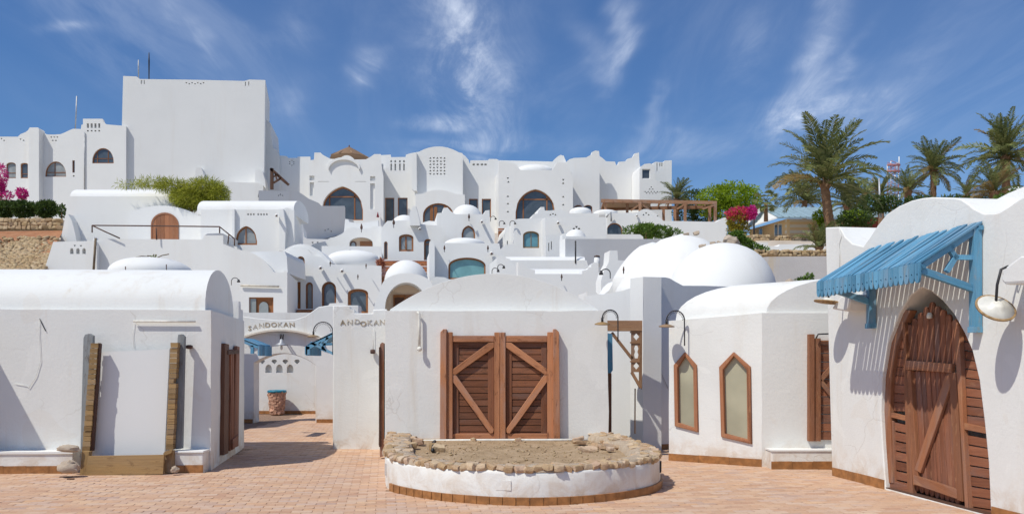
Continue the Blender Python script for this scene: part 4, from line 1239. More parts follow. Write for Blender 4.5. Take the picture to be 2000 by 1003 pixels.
for i, (x, y) in enumerate(tops):            # pickets in the arch head
    w_ = 5.0
    hd = [(x + w_ * math.cos(a), y + 6 - 7 * math.sin(a)) for a in [math.pi * j / 6 for j in range(7)]]
    dp('picket', [(x - w_ + 1, 712), (x + w_ + 1, 714)] + hd, .012 + .008 * (i % 2), .03, 'door_wood', along=(0, 1))
dp('top_rail', [(1768, 721), (1858, 727), (1858, 710), (1768, 703)], .06, .05, 'door_frame', along=(1, -.05))
dp('leaf_stile', [(1783, 946), (1793, 948), (1778, 722), (1768, 721)], .05, .05, 'door_frame', along=(0, 1))
dp('leaf_stile', [(1867, 975), (1880, 979), (1867, 727), (1852, 726)], .05, .05, 'door_frame', along=(0, 1))
for i in range(8):
    x0, x1 = 1778 + i * 9.6, 1778 + (i + .94) * 9.6
    s0, s1 = 1790 + i * 10.2, 1790 + (i + .95) * 10.2
    dp('plank', [(s0, 938 + i * 2.6), (s1, 940 + i * 2.6), (x1, 724), (x0, 723)], .004 + .01 * (i % 2), .03, 'door_wood', along=(0, 1))
dp('brace', [(1786, 916), (1797, 923), (1856, 752), (1853, 732), (1846, 733)], .055, .04, 'door_frame', along=(.4, .9))
dp('bottom_rail', [(1784, 944), (1868, 973), (1867, 955), (1784, 927)], .062, .05, 'door_frame', along=(1, -.2))
for i in range(9):
    x = 1785 + i * 10; y = 944 + i * 3.6
    hd = [(x + 9, y + 6), (x + 7, y + 13), (x + 4.5, y + 15), (x + 2, y + 12), (x, y + 5)]
    dp('fringe_plank', hd + [(x, y - 6), (x + 9, y - 3)], .0, .03, 'door_wood', along=(0, 1))
hv = RB.uv(1817, 616, OD + .04)
lathe('number_plate', RB.w(hv[0], hv[1], OD + .05), [(.01, -.035), (.03, -.03), (.032, .01), (.02, .035)], 'enamel', dd, 8)
# the awning: back edge on the wall, front edge .68 m out
aw2 = thing('blue_awning', 'blue slatted wooden awning with a scalloped fringe over the arched door', 'awning', RB.w(1.9, 2.4))
ub0, ub1 = RB.uv(1698, 486)[0], RB.uv(1923, 442)[0]
zb, zf, pj = 3.02, 2.60, .69
ns = 23
for i in range(ns):
    a = ub0 + (ub1 - ub0) * i / ns; b = a + (ub1 - ub0) / ns * .79
    ex = random.uniform(-.03, .03); lift = random.uniform(-.004, .008)
    V, G = [], []
    o1 = random.random() * 50
    for (k, z) in ((.02 - ex, zb + .01), (pj + .02, zf + random.uniform(-.004, .004))):
        for u in (a, b):
            for dz in (0, .022):
                V.append(RB.w(u, z + dz + lift, k)); G.append((k + o1, u, dz))
    mk('slat', V, [(0, 1, 3, 2), (4, 6, 7, 5), (0, 2, 6, 4), (1, 5, 7, 3), (0, 4, 5, 1), (2, 3, 7, 6)], 'blue_wood', aw2, G)
pk = ub0
nf = 23
for i in range(nf):
    a = ub0 + (ub1 - ub0) * i / nf; w_ = (ub1 - ub0) / nf * .95
    zl_ = zf - .19 + random.uniform(-.008, .008)
    c_ = a + w_ / 2
    loop = [(a, zl_ + .06), (a + w_ * .14, zl_ + .022), (a + w_ * .3, zl_ + .004), (c_, zl_), (a + w_ * .7, zl_ + .004), (a + w_ * .86, zl_ + .022), (a + w_, zl_ + .06), (a + w_, zf + .01), (a, zf + .01)]
    hole = [(c_ + .013 * math.cos(t), zl_ + .085 + .013 * math.sin(t)) for t in [2 * math.pi * j / 6 for j in range(6)]]
    prism('fringe', RB, loop, pj + .035, .02, 'blue_wood', aw2, thru=[hole], along=(0, 1))
def rbeam(name, u0, k0, z0, u1, k1, z1, w=.06, h=.07):
    return beam(name, RB.w(u0, z0, k0), RB.w(u1, z1, k1), w, h, 'blue_wood', aw2)
for ue in (ub0 + .12, ub1 - .07):
    far = ue < (ub0 + ub1) / 2
    lowz = 2.07 if far else 1.95
    rbeam('post', ue, .05, lowz, ue, .05, zb - .03, .085, .09)
    rbeam('rafter', ue, .04, zb - .045, ue, pj + .01, zf - .04, .06, .06)
    rbeam('strut', ue, .06, 2.35, ue, pj - .02, zf - .06, .055, .07)
    rbeam('tie', ue, .08, 2.68, ue, .27, 2.68, .045, .05)
    rbeam('tie', ue, .27, 2.66, ue, .36, 2.79, .045, .05)
    rbeam('tie', ue, .27, 2.70, ue, .38, 2.53, .045, .05)
    box('post_foot', RB.w(ue, lowz - .05, .055), .10, .10, .06, 'blue_wood', aw2, ax=RB.t)
rbeam('ridge_board', ub0, .03, zb - .035, ub1, .03, zb - .035, .04, .05)
rbeam('purlin', ub0 + .05, .33, zb - .235, ub1 - .04, .33, zb - .235, .04, .04)
rbeam('purlin', ub0 + .02, pj - .02, zf - .025, ub1 - .02, pj - .02, zf - .025, .05, .04)
# disc lamps on the wall
def disc_lamp(label, u, z, out, tilt_axis, tilt, r=.185):
    t = thing('disc_lamp', label, 'lamp', RB.w(u, z, 0), 'flat disc lamps beside the arched door')
    c = RB.w(u, z, out)
    tube('arm', [RB.w(u, z + .40, -.01), RB.w(u, z + .40, out * .55), RB.w(u, z + .37, out * .8), RB.w(u, z + .22, out * .95), c + Vector((0, 0, .03))], .013, 'iron', t)
    tube('arm_scroll', [RB.w(u, z + .26, -.01), RB.w(u, z + .28, .07), RB.w(u, z + .34, .10), RB.w(u, z + .38, .06), RB.w(u, z + .35, .03)], .008, 'iron', t)
    mt = Matrix.Translation(c) @ Matrix.Rotation(tilt, 4, tilt_axis)
    V, Fc = lathe_geo((0, 0, 0), [(.03, .05), (.06, .045), (.07, .025), (r, .0), (r * .98, -.012), (.07, .012), (.02, .012)], 28)
    s_ = mk('shade', [mt @ v for v in V], Fc, 'enamel', t, smooth=True)
    V, Fc = lathe_geo((0, 0, 0), [(.02, .012), (.09, .0), (.075, -.02), (.02, -.03)], 18)
    mk('lamp_holder', [mt @ v for v in V], Fc, 'enamel_rust', t, smooth=True)
    V, Fc = lathe_geo((0, 0, 0), [(r * .985, .004), (r * 1.012, .0), (r * 1.0, -.014), (r * .97, -.012)], 28)
    mk('rim', [mt @ v for v in V], Fc, 'enamel_rust', t, smooth=True)
uu = RB.uv(1962, 604)[0]
disc_lamp('white enamel disc lamp with rusty rim beside the right post of the blue awning', RB.uv(1945, 601, .28)[0], 2.12, .28, Vector((1, 0, 0)), R(46))
disc_lamp('flat disc lamp under the far end of the blue awning', RB.uv(1618, 583, .30)[0], 2.40, .30, Vector((0, 1, 0)), R(8))

# ================================================================== the hillside village
def W(pts, **k): return dict(pts=pts, **k)
def tris(lst, s=2.6, dep=.35): return [(tri(x, y, s, u), dep) for x, y, u in lst]
def wall_lamp(label, px, py, d, r=9., kind='arm', side=1):
    """small village lamp: an iron arm bent over to a shade (arm), or an upright lantern on a bracket (lantern)"""
    k = d / F
    t = thing('wall_lamp', label, 'lamp', P(px, py, d), 'small wall lamps of the village')
    if kind == 'arm':
        pts = [P(px, py, d + .1), P(px, py - r, d - .2)] + [P(px + side * r * (1 - math.cos(a)), py - r - r * math.sin(a), d - .25) for a in [math.pi * i / 8 for i in range(1, 9)]]
        tube('arm', pts, max(.018, .65 * k), 'iron', t, 5)
        lathe('shade', P(px + side * r * 2, py - r + 1, d - .25), [(r * .5 * k, -.02), (r * .4 * k, .04), (.03, .12)], 'iron', t, 10)
    else:
        tube('arm', [P(px, py + r * .6, d + .1), P(px, py + r * .3, d - .35), P(px, py - r * .4, d - .35)], max(.02, .8 * k), 'iron', t, 5)
        lathe('lantern', P(px, py - r * .2, d - .35), [(.16 * r * k, -.3 * r * k), (.22 * r * k, 0), (.12 * r * k, .35 * r * k), (.02, .6 * r * k)], 'rust_iron', t, 8)
    return t

# ---- left wing and the big block on the hill crest
holes = tris([(3, 271, False), (8, 274, True), (40, 272, False), (46, 274, True), (100, 268, False), (106, 268, False), (112, 268, False), (103, 274, True), (109, 274, True)], 2.2)
for i in range(4):
    holes.append((rect(169.5 + i * 7.4, 241, 173.5 + i * 7.4, 250), .4)); holes.append((rect(169.8 + i * 7.4, 254, 173.2 + i * 7.4, 257), .4))
holes.append((rect(142.2, 335 + 7, 145.6, 345), .3))
lw, lwp = house('crest_wing', 'long white hotel wing with stepped parapet and arched windows left of the tall block', 93.0,
    [(-60, 267), (35, 267), (40, 262), (50, 258), (55, 254), (58, 249), (74, 249), (79, 253), (84, 259), (92, 262.5), (105, 263), (118, 262), (126, 259), (134, 255), (143, 251.5), (158, 252), (159, 244), (162, 243), (162, 232), (200, 232), (202, 238), (208, 243), (246, 246)],
    holes=holes, deep=14, flat=275, tw=.6, cat='building', wins=[
    W(arch(12, 31, 317, 348, 5), bars=[(12, 338, 31, 338)], pm='curtain'),
    W(arch(40, 54.5, 318, 348, 3), pm='glass', bars=[(40, 340, 54, 340)]),
    W(arch(88, 129, 315, 345, 26), pm='curtain', bars=[(88, 337, 129, 337), (108, 316, 108, 345)]),
    W(rect(141, 313, 146, 337), pm='glass', fw=.05),
    W(arch(180, 222, 289, 319, 26), pm='glass', bars=[(180, 310, 222, 310), (191, 296, 191, 319), (212, 296, 212, 319)])])
prism('pilaster', lwp, pxp(lwp, [(56, 252), (58, 249.5), (74, 249.5), (76, 252), (76, 420), (56, 420)], .9), .9, 1.2, 'far_plaster', lw)
tube('downpipe', [P(165, 258, 92.9), P(165, 380, 92.9)], .06, 'galvanised', lw, 5)
tag(tube('antenna', [P(147, 253, 94), P(150, 188, 94)], .07, 'galvanised', None, 5), 'white antenna mast on the roof of the crest wing', 'antenna')

BB = Pl(236, 93.4, 518, 95.2)
bb = thing('tall_block', 'tall plain white windowless block towering over the village', 'building', P(380, 430, 95))
g_ = 14.
hl = [(tri(364 + i * 5.6, 162 if i % 2 == 0 else 163.5, 2.0, i % 2 == 1), .4) for i in range(7)]
hl += [(rect(x, y, x + 1.5, y + 8), .3) for x, y in ((275, 156.5), (281, 156.5), (478.5, 160), (485, 159.5))]
prism('wall', BB, pxp(BB, [(240.5, 148.5), (266, 149.5), (270, 152), (273, 154.5), (380, 156), (476, 158.2), (480, 157.6), (487, 155.5), (518, 156.5)]) + [(BB.uv(514, 400)[0], g_), (BB.uv(232, 400)[0], g_)], 0, 0, 'far_plaster', bb, holes=[(pxp(BB, q), dep) for q, dep in hl], ev=Vector((-1.9, 8.2, 0)))
for x0, x1, yt in ((381, 399, 327), (498, 516, 330)):
    piece('buttress', BB, [(x0, 400), (x1 + 6, 400), (x1 + 2, 352), (x1 - 3, 335), (x1 - 7, yt), (x0 + 2, yt), (x0, yt + 10)], 1.2, 1.3, 'far_plaster', bb)
piece('low_wall', BB, [(440, 420), (514, 420), (514, 362), (505, 357), (440, 355)], 2.2, 2.1, 'far_plaster', bb)
tube('lamp_arm', [P(505, 385, 92.6), P(506, 377, 92.6), (P(511, 376, 92.4)), P(514, 381, 92.4)], .07, 'iron', bb, 5)
sw, _ = house('side_annex', 'low white annex stepping down from the right side of the tall block', 97.5, [(517, 230), (528, 240), (530, 268), (534, 290), (541, 293), (546, 306), (548, 420)], deep=7, cat='building')
for x, y0, y1 in ((270.5, 117, 153), (291, 103, 157)):
    tag(tube('antenna', [P(x, y1, 96), P(x, y0 + 16, 96), P(x, y0, 96)], [.06, .09, .05], 'galvanised' if x < 280 else 'iron', None, 5), 'thin pale antenna on the tall block' if x < 280 else 'taller dark antenna on the tall block', 'antenna')
# dark timber bracket hood on the side of the block
hd = thing('bracket_hood', 'dark wooden bracket hood beside the tall block', 'bracket', P(530, 369, 92.5))
HP = front(92.5)
piece('post', HP, rect(527.5, 328, 533, 369), 0, .3, 'dark_wood', hd)
bar_px('rafter', HP, (528, 329), (555, 354), .28, 0, 2.0, 'dark_wood', hd)
bar_px('strut', HP, (533, 357), (549, 347), .16, 0, .25, 'dark_wood', hd)
for a, b in (((533, 345), (540, 341)), ((537, 337), (540, 350)), ((545, 345), (541, 340))): bar_px('fret', HP, a, b, .12, 0, .2, 'dark_wood', hd)

# ---- the palace on the crest
pa, _ = house('palace_annex', 'plain white palace annex between the tall block and the arched entrance', 98, [(538, 303), (560, 305), (563, 308.5), (580, 308.5), (582, 306), (606, 306)],
    holes=[(rect(x - 1, y - 1, x + 1, y + 1), .3) for x, y in ((566, 316), (570, 313), (574, 316), (566, 320), (570, 323), (574, 320))], deep=6, flat=312, cat='building')
pw = [W(arch(628, 709, 363.5, 430, 47, 22, .35), fw=.16, rec=.5, bars=[(644, 375, 644, 430), (693, 375, 693, 430), (628, 384.5, 709, 384.5)], bw=.14)]
pb, pbp = house('palace_entrance', 'white palace pavilion with a pointed arch window and crescent moulding', 94, [(603, 313), (613, 312), (614, 298), (626, 298), (630, 302), (637, 306), (645, 310), (672, 312), (715, 311), (724, 306), (731, 301), (744, 301), (745, 318), (746, 330), (749, 345)],
    holes=[(rect(604.5, 343, 614, 352), .25), (rect(605, 356, 613, 382), .25), (rect(723, 344, 733, 353), .25), (rect(723, 358, 732, 408), .25), (rect(621, 354, 643, 355), .08), (rect(694, 354, 715, 355), .08)], wins=pw, deep=8, flat=318, cat='building')
cr = ell(640, 328, 704, 328, 20, 18); cr2 = [(672 + (x - 672) * .92, y + 4.5) for x, y in cr][::-1]
prism('crescent_moulding', pbp, pxp(pbp, cr + cr2), .25, .3, 'far_plaster', pb)
prism('crown', pbp, pxp(pbp, [(663, 313)] + arc(665, 310, 691, 310, 6, 8) + [(693, 313)]), .2, .6, 'far_plaster', pb)
tube('flag', [P(737, 424, 93.6), P(738, 417, 93.6), P(739, 424, 93.6)], [.1, .25, .1], 'red_cloth', pb, 5)
# thatched parasol roof behind
th = thing('thatched_parasol', 'brown thatched parasol roof behind the palace parapet', 'parasol', P(682, 330, 101))
lathe('roof', P(682, 308, 101), [(2.32, -.12), (2.36, .0), (1.2, .75), (.15, 1.30), (.02, 1.35)], 'thatch', th, 10, smooth=False)
tube('finial', [P(682, 290, 101), P(682, 283, 101)], [.15, .04], 'dark_wood', th, 6)
tube('pole', [P(682, 330, 101), P(682, 305, 101)], .12, 'dark_wood', th, 6)
for i in range(10):
    a = 2 * math.pi * i / 10
    c_ = P(682, 308, 101)
    beam('rafter', c_ + Vector((0, 0, 1.3)), c_ + Vector((2.4 * math.cos(a), 2.4 * math.sin(a), .02)), .09, .09, 'pale_wood', th)
hs = [(rect(x, y0, x + 3, y1), .35) for x in (762.5, 770.5, 779.5, 787.5) for y0, y1 in ((313, 317), (319.5, 333))]
pc, _ = house('palace_bay', 'recessed white palace bay with two tall windows and pierced parapet', 97, [(744, 303), (763, 302), (764, 307), (792, 306.5), (793, 302), (803, 299), (815, 297)], holes=hs,
    wins=[W(rect(752, 386, 770, 440), fw=.1), W(rect(777, 386, 796, 436), fw=.1)], deep=6, flat=311, cat='building')
lat = []
for r in range(6):
    for c in range(5):
        x, y = 840.5 + c * 6.9, 308.5 + r * 6.2
        lat.append((tri(x, y, 2.5, (r + c) % 2 == 0), .35))
pd_, pdp = house('palace_niche', 'white palace tower with an arched crown and a pierced lattice window', 95.5, [(810, 300), (813, 297)] + arc(818, 296.5, 896, 297.5, 11, 12) + [(903, 299), (904, 302)], holes=lat, deep=7, cat='building')
prism('jamb', pdp, pxp(pdp, [(804, 300), (813.5, 297), (814, 372), (808, 372), (804, 368)], .9), .9, .9, 'far_plaster', pd_)
pd2, _ = house('palace_porch', 'white palace porch with an arched orange door', 93.2, [(812, 379), (824, 378)] + arc(826, 377.5, 888, 378, 7, 10) + [(892, 379), (908, 380)], deep=3, cat='building',
    wins=[W(arch(826, 886, 396.5, 440, 24, 14), fw=.16, bars=[(843, 399, 843, 440), (870, 399, 870, 440), (851, 404, 851, 440)], bw=.35)])
pe, _ = house('palace_link', 'white palace link with a pair of small square windows', 97, [(901, 300), (908, 304), (915, 312), (917, 319), (919, 320), (919, 313), (953, 313), (955, 310.5), (970, 310.5), (976, 314)],
    holes=[(rect(x, 319.5, x + 4.5, 323), .3) for x in (923, 931, 939, 946)], wins=[W(rect(916, 388, 933, 424), fw=.1), W(rect(941, 388, 959, 424), fw=.1)], deep=6, flat=318, cat='building')
tl = [(992, 348, False), (993, 355, True), (992, 383, True), (992, 397.5, True), (992, 413, True), (1100, 351, False), (1100, 357.5, True), (1100, 384, True), (1100, 399.5, True)]
pf, pfp = house('palace_pavilion', 'white palace pavilion with a round arch window and triangular vents', 94, [(974, 315), (1008, 320), (1012, 327), (1017, 332), (1078, 332), (1083, 325), (1088, 317), (1107, 317.5), (1112, 328), (1119, 347)],
    holes=tris(tl, 2.6), wins=[W(arch(1007, 1084.5, 369, 432, 45, 22, .18), fw=.16, rec=.5, fm='far_wood', bars=[(1022, 384, 1022, 430), (1068, 384, 1068, 430), (1007, 389.5, 1084, 389.5)], bw=.14)], deep=6, flat=334, cat='building')
prism('back_parapet', front(97.5), pxp(front(97.5), [(974, 330), (974, 313), (1079, 315.5), (1084, 310), (1090, 305), (1095, 302.5), (1101, 304), (1105, 314), (1106, 330)]), 0, .6, 'far_plaster', pf)
dome(pf, 1045, 334, 97.2, 36, 12, name='flat_dome', sy=.6)
pg, _ = house('palace_flank', 'white palace flank with a rounded pinnacle', 97, [(1104, 318), (1112, 311), (1121, 308.5), (1145, 307.5), (1152, 303.5), (1155, 302), (1157, 296.5), (1163, 294), (1170, 295), (1171, 305)], deep=7, flat=316, cat='building',
    wins=[W(arch(1121, 1138, 400, 425, 6), pm='glass'), W(arch(1140, 1157, 400, 425, 6), pm='glass')])
ph, _ = house('palace_end', 'white palace end wall with a notched crenellated parapet', 99, [(1168, 303), (1176, 308), (1184, 315), (1201, 315.5), (1203, 322), (1207, 322), (1209, 316), (1222, 315), (1226, 310), (1234, 308), (1237, 305), (1240, 299.5), (1248, 298), (1249, 318), (1260, 380), (1312, 392)], deep=6, flat=326, cat='building')
pi_, _ = house('palace_turret', 'small white turret with slits at the right end of the palace', 98, [(1276, 318), (1280, 316), (1296, 317), (1299, 313.5), (1312, 313)], holes=[(rect(x, 318, x + 1.6, y), .3) for x, y in ((1282.5, 334), (1288, 325), (1292, 325))], deep=5, cat='building')
pj, _ = house('palace_loggia', 'low white loggia with pierced triangles below the turret', 96, [(1249, 330), (1252, 325), (1258, 320.5), (1268, 319), (1276, 321), (1279, 326), (1280, 352), (1290, 356), (1296, 364), (1312, 380)],
    holes=tris([(1260, 374, True), (1266, 374, True), (1272, 374, True), (1278, 374, True), (1284, 374, True), (1269, 369, True), (1275, 369, True), (1272, 365, True), (1263, 377, False), (1269, 377.5, False), (1275, 377.5, False), (1281, 377, False)], 1.8), wins=[W(rect(1254, 330, 1270, 349), fw=.08, fm='far_plaster')], deep=3, cat='building')

# ---- pergola
pg_ = thing('pergola', 'brown timber pergola on the terrace right of the palace', 'pergola', P(1290, 434, 86))
for x, y0, d in ((1183, 393, 88), (1225, 393, 88), (1250, 394, 86), (1338, 395, 86), (1397, 397, 86), (1296, 409, 90.5), (1318, 409, 90.5), (1386, 405, 90.5)):
    beam('post', P(x, 436, d), P(x, y0, d), .26, .26, 'pergola_wood', pg_)
beam('beam', P(1174, 392, 88), P(1400, 396, 86), .3, .34, 'pergola_wood', pg_)
beam('beam', P(1174, 408, 92), P(1398, 404, 91), .3, .34, 'pergola_wood', pg_)
for i in range(13):
    x = 1180 + i * 18
    beam('rafter', P(x, 393.5 + i * .3, 87.4 - i * .1), P(x - 4 + i * .2, 405, 93), .16, .2, 'pergola_wood', pg_)
for a, b in (((1232, 411), (1250, 399)), ((1268, 409), (1252, 398)), ((1322, 408), (1337, 399)), ((1372, 408), (1396, 400))): beam('brace', P(*a, 86.2), P(*b, 86), .14, .16, 'pergola_wood', pg_)
slab0 = [P(1178, 396, 88.2), P(1268, 398, 87.4), P(1272, 406, 92), P(1178, 407, 92.5)]
mk('reed_cover', slab0 + [v + Vector((0, 0, .1)) for v in slab0], [(3, 2, 1, 0), (4, 5, 6, 7), (0, 1, 5, 4), (1, 2, 6, 5), (2, 3, 7, 6), (3, 0, 4, 7)], 'pale_wood', pg_, [(v.x, v.y, v.z) for v in slab0] * 2)
# ---- terrace below it
tw_, _ = house('terrace_wall', 'long white terrace wall with a scalloped crest under the pergola', 83, [(1186, 416), (1242, 415)] + arc(1246, 414, 1276, 414, 6, 8) + [(1282, 417), (1288, 424), (1296, 431), (1400, 433), (1407, 428), (1413, 425), (1420, 424)],
    holes=tris([(1257, 419, True), (1262, 416, False), (1267, 419, True), (1285, 421, True)], 2.3), wins=[W(arch(1184.5, 1216, 435, 470, 16), pm='glass'), W(rect(1249, 436, 1276, 470), fm='vine_leaf', pm='mid_leaf', fw=.05)], deep=4, cat='wall')
tube('stair_rail', [P(1184, 424, 82.6), P(1193, 414, 82.6), P(1194, 432, 82.6)], .1, 'galvanised', tw_, 5)
house('domed_annex', 'white low annex carrying two flat domes below the palace flank', 84, [(1106, 420), (1108, 416), (1206, 417), (1207, 430)], deep=4, cat='house')
dome(tw_, 1134, 415, 86, 22, 10, name='flat_dome'); dome(tw_, 1183, 417, 85, 24, 7, name='flat_dome')

# ---- row of terraced houses in the middle (depth 40 to 84)
mw, mwp = house('shaded_wall', 'long plain white retaining wall below the palace entrance, half in shade', 79, [(505, 372), (580, 373), (592, 380), (603, 388), (622, 396), (628, 402), (673, 402), (673, 424), (676, 427), (690, 429)], holes=[(rect(x, y, x + 2, y + 3), .2) for x, y in ((543, 380), (547, 378), (551, 380), (634, 448), (640, 446), (646, 450))], d2=91.5, deep=1.2, cat='wall')
bx_, _ = house('stair_block', 'small white stepped block against the shaded retaining wall', 70, [(575, 443), (592, 443), (594, 462), (600, 466), (640, 467), (645, 464), (655, 462), (665, 459), (668, 500)], holes=[(rect(x, 472, x + 3, 474.5), .25) for x in (609, 619, 629, 639)], deep=3, cat='wall')
# house with the gothic window and cream vault
m2, m2p = house('vaulted_house', 'white house with a pointed window and a row of small holes under a long vault', 58, [(392, 409), (548, 409), (560, 405), (575, 411)],
    holes=[(rect(483 + i * 5.6 + (3 if i > 2 else 0), 416.5, 486 + i * 5.6 + (3 if i > 2 else 0), 420), .2) for i in range(7)], wins=[W(arch(459, 502, 441, 478, 30, 16, .25), pm='curtain', fw=.12, bars=[(481, 442, 481, 478)])], deep=6)
vault_across(m2, m2p, m2p.uv(384, 409)[0], m2p.uv(573, 409)[0], m2p.uv(480, 409)[1], 4.2, .95)
piece('pier', m2p, [(453, 490), (458, 490), (458, 408), (453, 408)], .25, .3, 'far_plaster', m2)
piece('pier', m2p, [(545, 490), (556, 490), (558, 440), (553, 408), (545, 408)], .4, .45, 'far_plaster', m2)
# railing house
l1, l1p = house('railing_house', 'white house with a long vault, a round topped wooden door and an iron railing', 63, [(118, 470), (124, 440), (131, 405), (134, 383), (330, 383.5)], deep=6)
vault_across(l1, l1p, l1p.uv(134, 383)[0] + .05, l1p.uv(331, 383)[0], l1p.uv(230, 384)[1], 3.6, .86)
piece('buttress', l1p, [(134, 475), (150, 475), (146, 452), (140, 430), (133, 418), (131, 470)], .8, .9, 'far_plaster', l1)
piece('arched_gable', l1p, [(250, 480), (250, 420)] + arc(252, 415, 392, 422, 17, 14) + [(410, 430), (410, 480)], 1.5, 2.1, 'far_plaster', l1)
dgp = arch(295, 349, 415, 470, 24, 14)
f_ = prism('door', l1p, pxp(l1p, dgp, 1.52), 1.56, .1, 'door_frame', l1, thru=[inset(pxp(l1p, dgp, 1.52), .12)])
for i in range(6):
    lo_ = pxp(l1p, dgp, 1.52); inn_ = inset(lo_, .1)
    us = [p[0] for p in inn_]; a_, b_ = min(us) + (max(us) - min(us)) * i / 6, min(us) + (max(us) - min(us)) * (i + .97) / 6
    def ztop(u):
        c_ = (min(us) + max(us)) / 2; h_ = (max(us) - min(us)) / 2
        zz = [p[1] for p in inn_]; sp_ = sorted(zz)[len(zz) // 2]
        return max(zz) - (24 / F * 62) * (1 - math.sqrt(max(0, 1 - ((u - c_) / h_) ** 2)))
    z0_ = min(p[1] for p in inn_)
    prism('plank', l1p, [(a_, z0_), (b_, z0_), (b_, ztop(b_)), ((a_ + b_) / 2, ztop((a_ + b_) / 2)), (a_, ztop(a_))], 1.53, .06, 'door_frame', f_)
l0, l0p = house('terrace_block', 'tall plain white terrace front below the iron railing', 55, [(182, 462), (185, 466), (395, 467.5), (399, 460), (405, 456), (430, 455), (436, 456)], deep=7, ext=Vector((-.02, 1, 0)), cat='wall')
l00, _ = house('niche_block', 'low white block with three small niches beside the terrace front', 54.5, [(86, 528), (104, 472), (185, 470), (189, 480)], holes=[(arch(x, x + 7, 484, 495.5, 5, 6), .3) for x in (136.5, 148.5, 160.5)] + tris([(146, 479.5, False), (158, 480, False)], 2.6, .25), deep=6, cat='wall')
tube('stick', [P(187, 465, 54.2), P(183, 527, 54.2)], .08, 'twig', l0, 5)
house('end_block', 'white block stepping down at the right end of the railing terrace', 56, [(430, 460), (440, 470), (450, 478), (463, 482), (466, 600)], deep=5, cat='wall')
rl = thing('iron_railing', 'thin rusty iron railing along the terrace edge', 'railing', P(300, 468, 54.9))
for pts in ([(180, 440), (300, 441), (429, 442.5), (458, 466)], [(180, 440), (180, 454)], [(182, 441), (205, 452), (234, 465)], [(429, 442), (429, 455)], [(447, 457), (445, 476)], [(458, 466), (458, 480)], [(305, 445), (306, 468)]):
    tube('rail', [P(x, y, 54.8) for x, y in pts], .045, 'rust_iron', rl, 5)
# stepped left house with the arc gable
l3, l3p = house('gabled_house', 'white house with a half arched gable and a brown door with arched pane', 44, [(436, 476), (462, 486), (470, 488), (484, 490), (497, 496), (510, 504), (521, 514), (530, 524), (535, 531), (553, 532), (556, 527), (561, 531)],
    wins=[W(rect(486, 580, 534, 622), fw=.08, fm='far_wood', pm='far_wood')], deep=5)
piece('door_pane', l3p, arch(506, 524, 589, 620, 10), -.10, .05, 'glass_pale', l3)
piece('door_pane', l3p, rect(489, 583, 500, 620), -.10, .05, 'glass_pale', l3)
prism('vault', Pl(505, 45.5, 565, 45.5), pxp(front(45.5), [(500, 533), (500, 500), (508, 494), (558, 492), (562, 500), (562, 533)]), 0, 0, 'far_plaster', l3, ev=EXT * 5) if False else piece('vault', front(45.6), [(488, 533), (486, 492), (520, 490.5), (556, 491), (560, 500), (562, 533)], 0, 4., 'far_plaster', l3)
tube('pipe', [P(470, 557, 43.9), P(545, 559, 43.9)], .05, 'pipe', l3, 5)
wall_lamp('iron arm lamp on the shaded corner of the gabled house', 452, 556, 40, 7, 'arm', 1)
# arcade house M1
m1w = [W(arch(564, 573, 500, 531, 6, 8), pm='glass', fw=.08), W(arch(579, 595, 500, 529, 8, 10), pm='glass', fw=.1), W(rect(565, 550, 587, 606), fm='far_wood', pm='far_wood', fw=.07), W(arch(596.5, 611, 550.5, 606, 7, 10), pm='glass_pale', fw=.1),
       W(arch(628, 656.5, 549.5, 606, 14, 12), pm='glass_grey', fw=.12), W(arch(679, 719, 563.5, 612, 9, 12), pm='glass_grey', fw=.15)]
m1, m1p = house('arcade_house', 'white house with brown framed arched doors and windows in a row', 50, [(560, 500), (563, 492), (570, 484), (578, 481), (588, 481), (598, 485), (606, 492), (612, 499), (626, 501), (633, 508), (641, 513), (650, 516), (730, 518), (745, 519)], wins=m1w, deep=6, flat=519)
piece('door_pane', m1p, arch(569, 582, 558, 590, 8), -.12, .05, 'glass_pale', m1)
piece('curved_hood', m1p, [(548, 500)] + arc(550, 492, 640, 505, 22, 12) + [(648, 512), (640, 514), (612, 499), (606, 491), (596, 484), (586, 481), (576, 481.5), (566, 488), (561, 500)], -.5, 3, 'far_plaster', m1)
m1b, m1bp = house('roof_terrace', 'white roof terrace with a low dome behind the arcade house', 56, [(628, 480), (745, 481), (746, 520)], deep=5, holes=[(rect(682, 487, 686, 490), .2), (rect(692, 488, 695, 490), .2)])
dome(m1b, 690, 505, 53, 50, 17, name='flat_dome', sy=.5)
for lab, x, y in (('left lantern over the arched doors of the arcade house', 645, 515), ('right lantern over the arched doors of the arcade house', 715, 520), ('twin lamp over the wide blue glazed door of the arcade house', 699, 541)): wall_lamp(lab, x, y, 49.6, 7, 'lantern')
# brick stairs
def stairs(label, x0, x1, y0, y1, n, d, dd=.35):
    t = thing('brick_stairs', label, 'stairs', P((x0 + x1) / 2, y1, d))
    for i in range(n):
        ya, yb = y1 + (y0 - y1) * i / n, y1 + (y0 - y1) * (i + 1) / n
        a, b = P(x0, ya, d + i * dd), P(x1, yb, d + i * dd)
        h = (EYE + (HY - yb) / F * (d + i * dd)) - (EYE + (HY - ya) / F * (d + i * dd))
        c = (a + b) / 2
        box('step', (c.x, c.y + .6, a.z - .3), abs(b.x - a.x), 1.2, h + .26, 'terracotta', t)
        box('nosing', (c.x, c.y + .58, a.z + h - .04), abs(b.x - a.x) + .02, 1.22, .05, 'far_plaster' if i % 2 else 'terracotta', t)
stairs('terracotta steps rising to the arched doors of the arcade house', 580, 634, 603, 623, 4, 47)
stairs('terracotta steps between the double window house and the arched porch', 738, 843, 508, 543, 6, 54)
stairs('small flight of terracotta steps beside the house with the blue window', 973, 985, 446, 456, 3, 70)
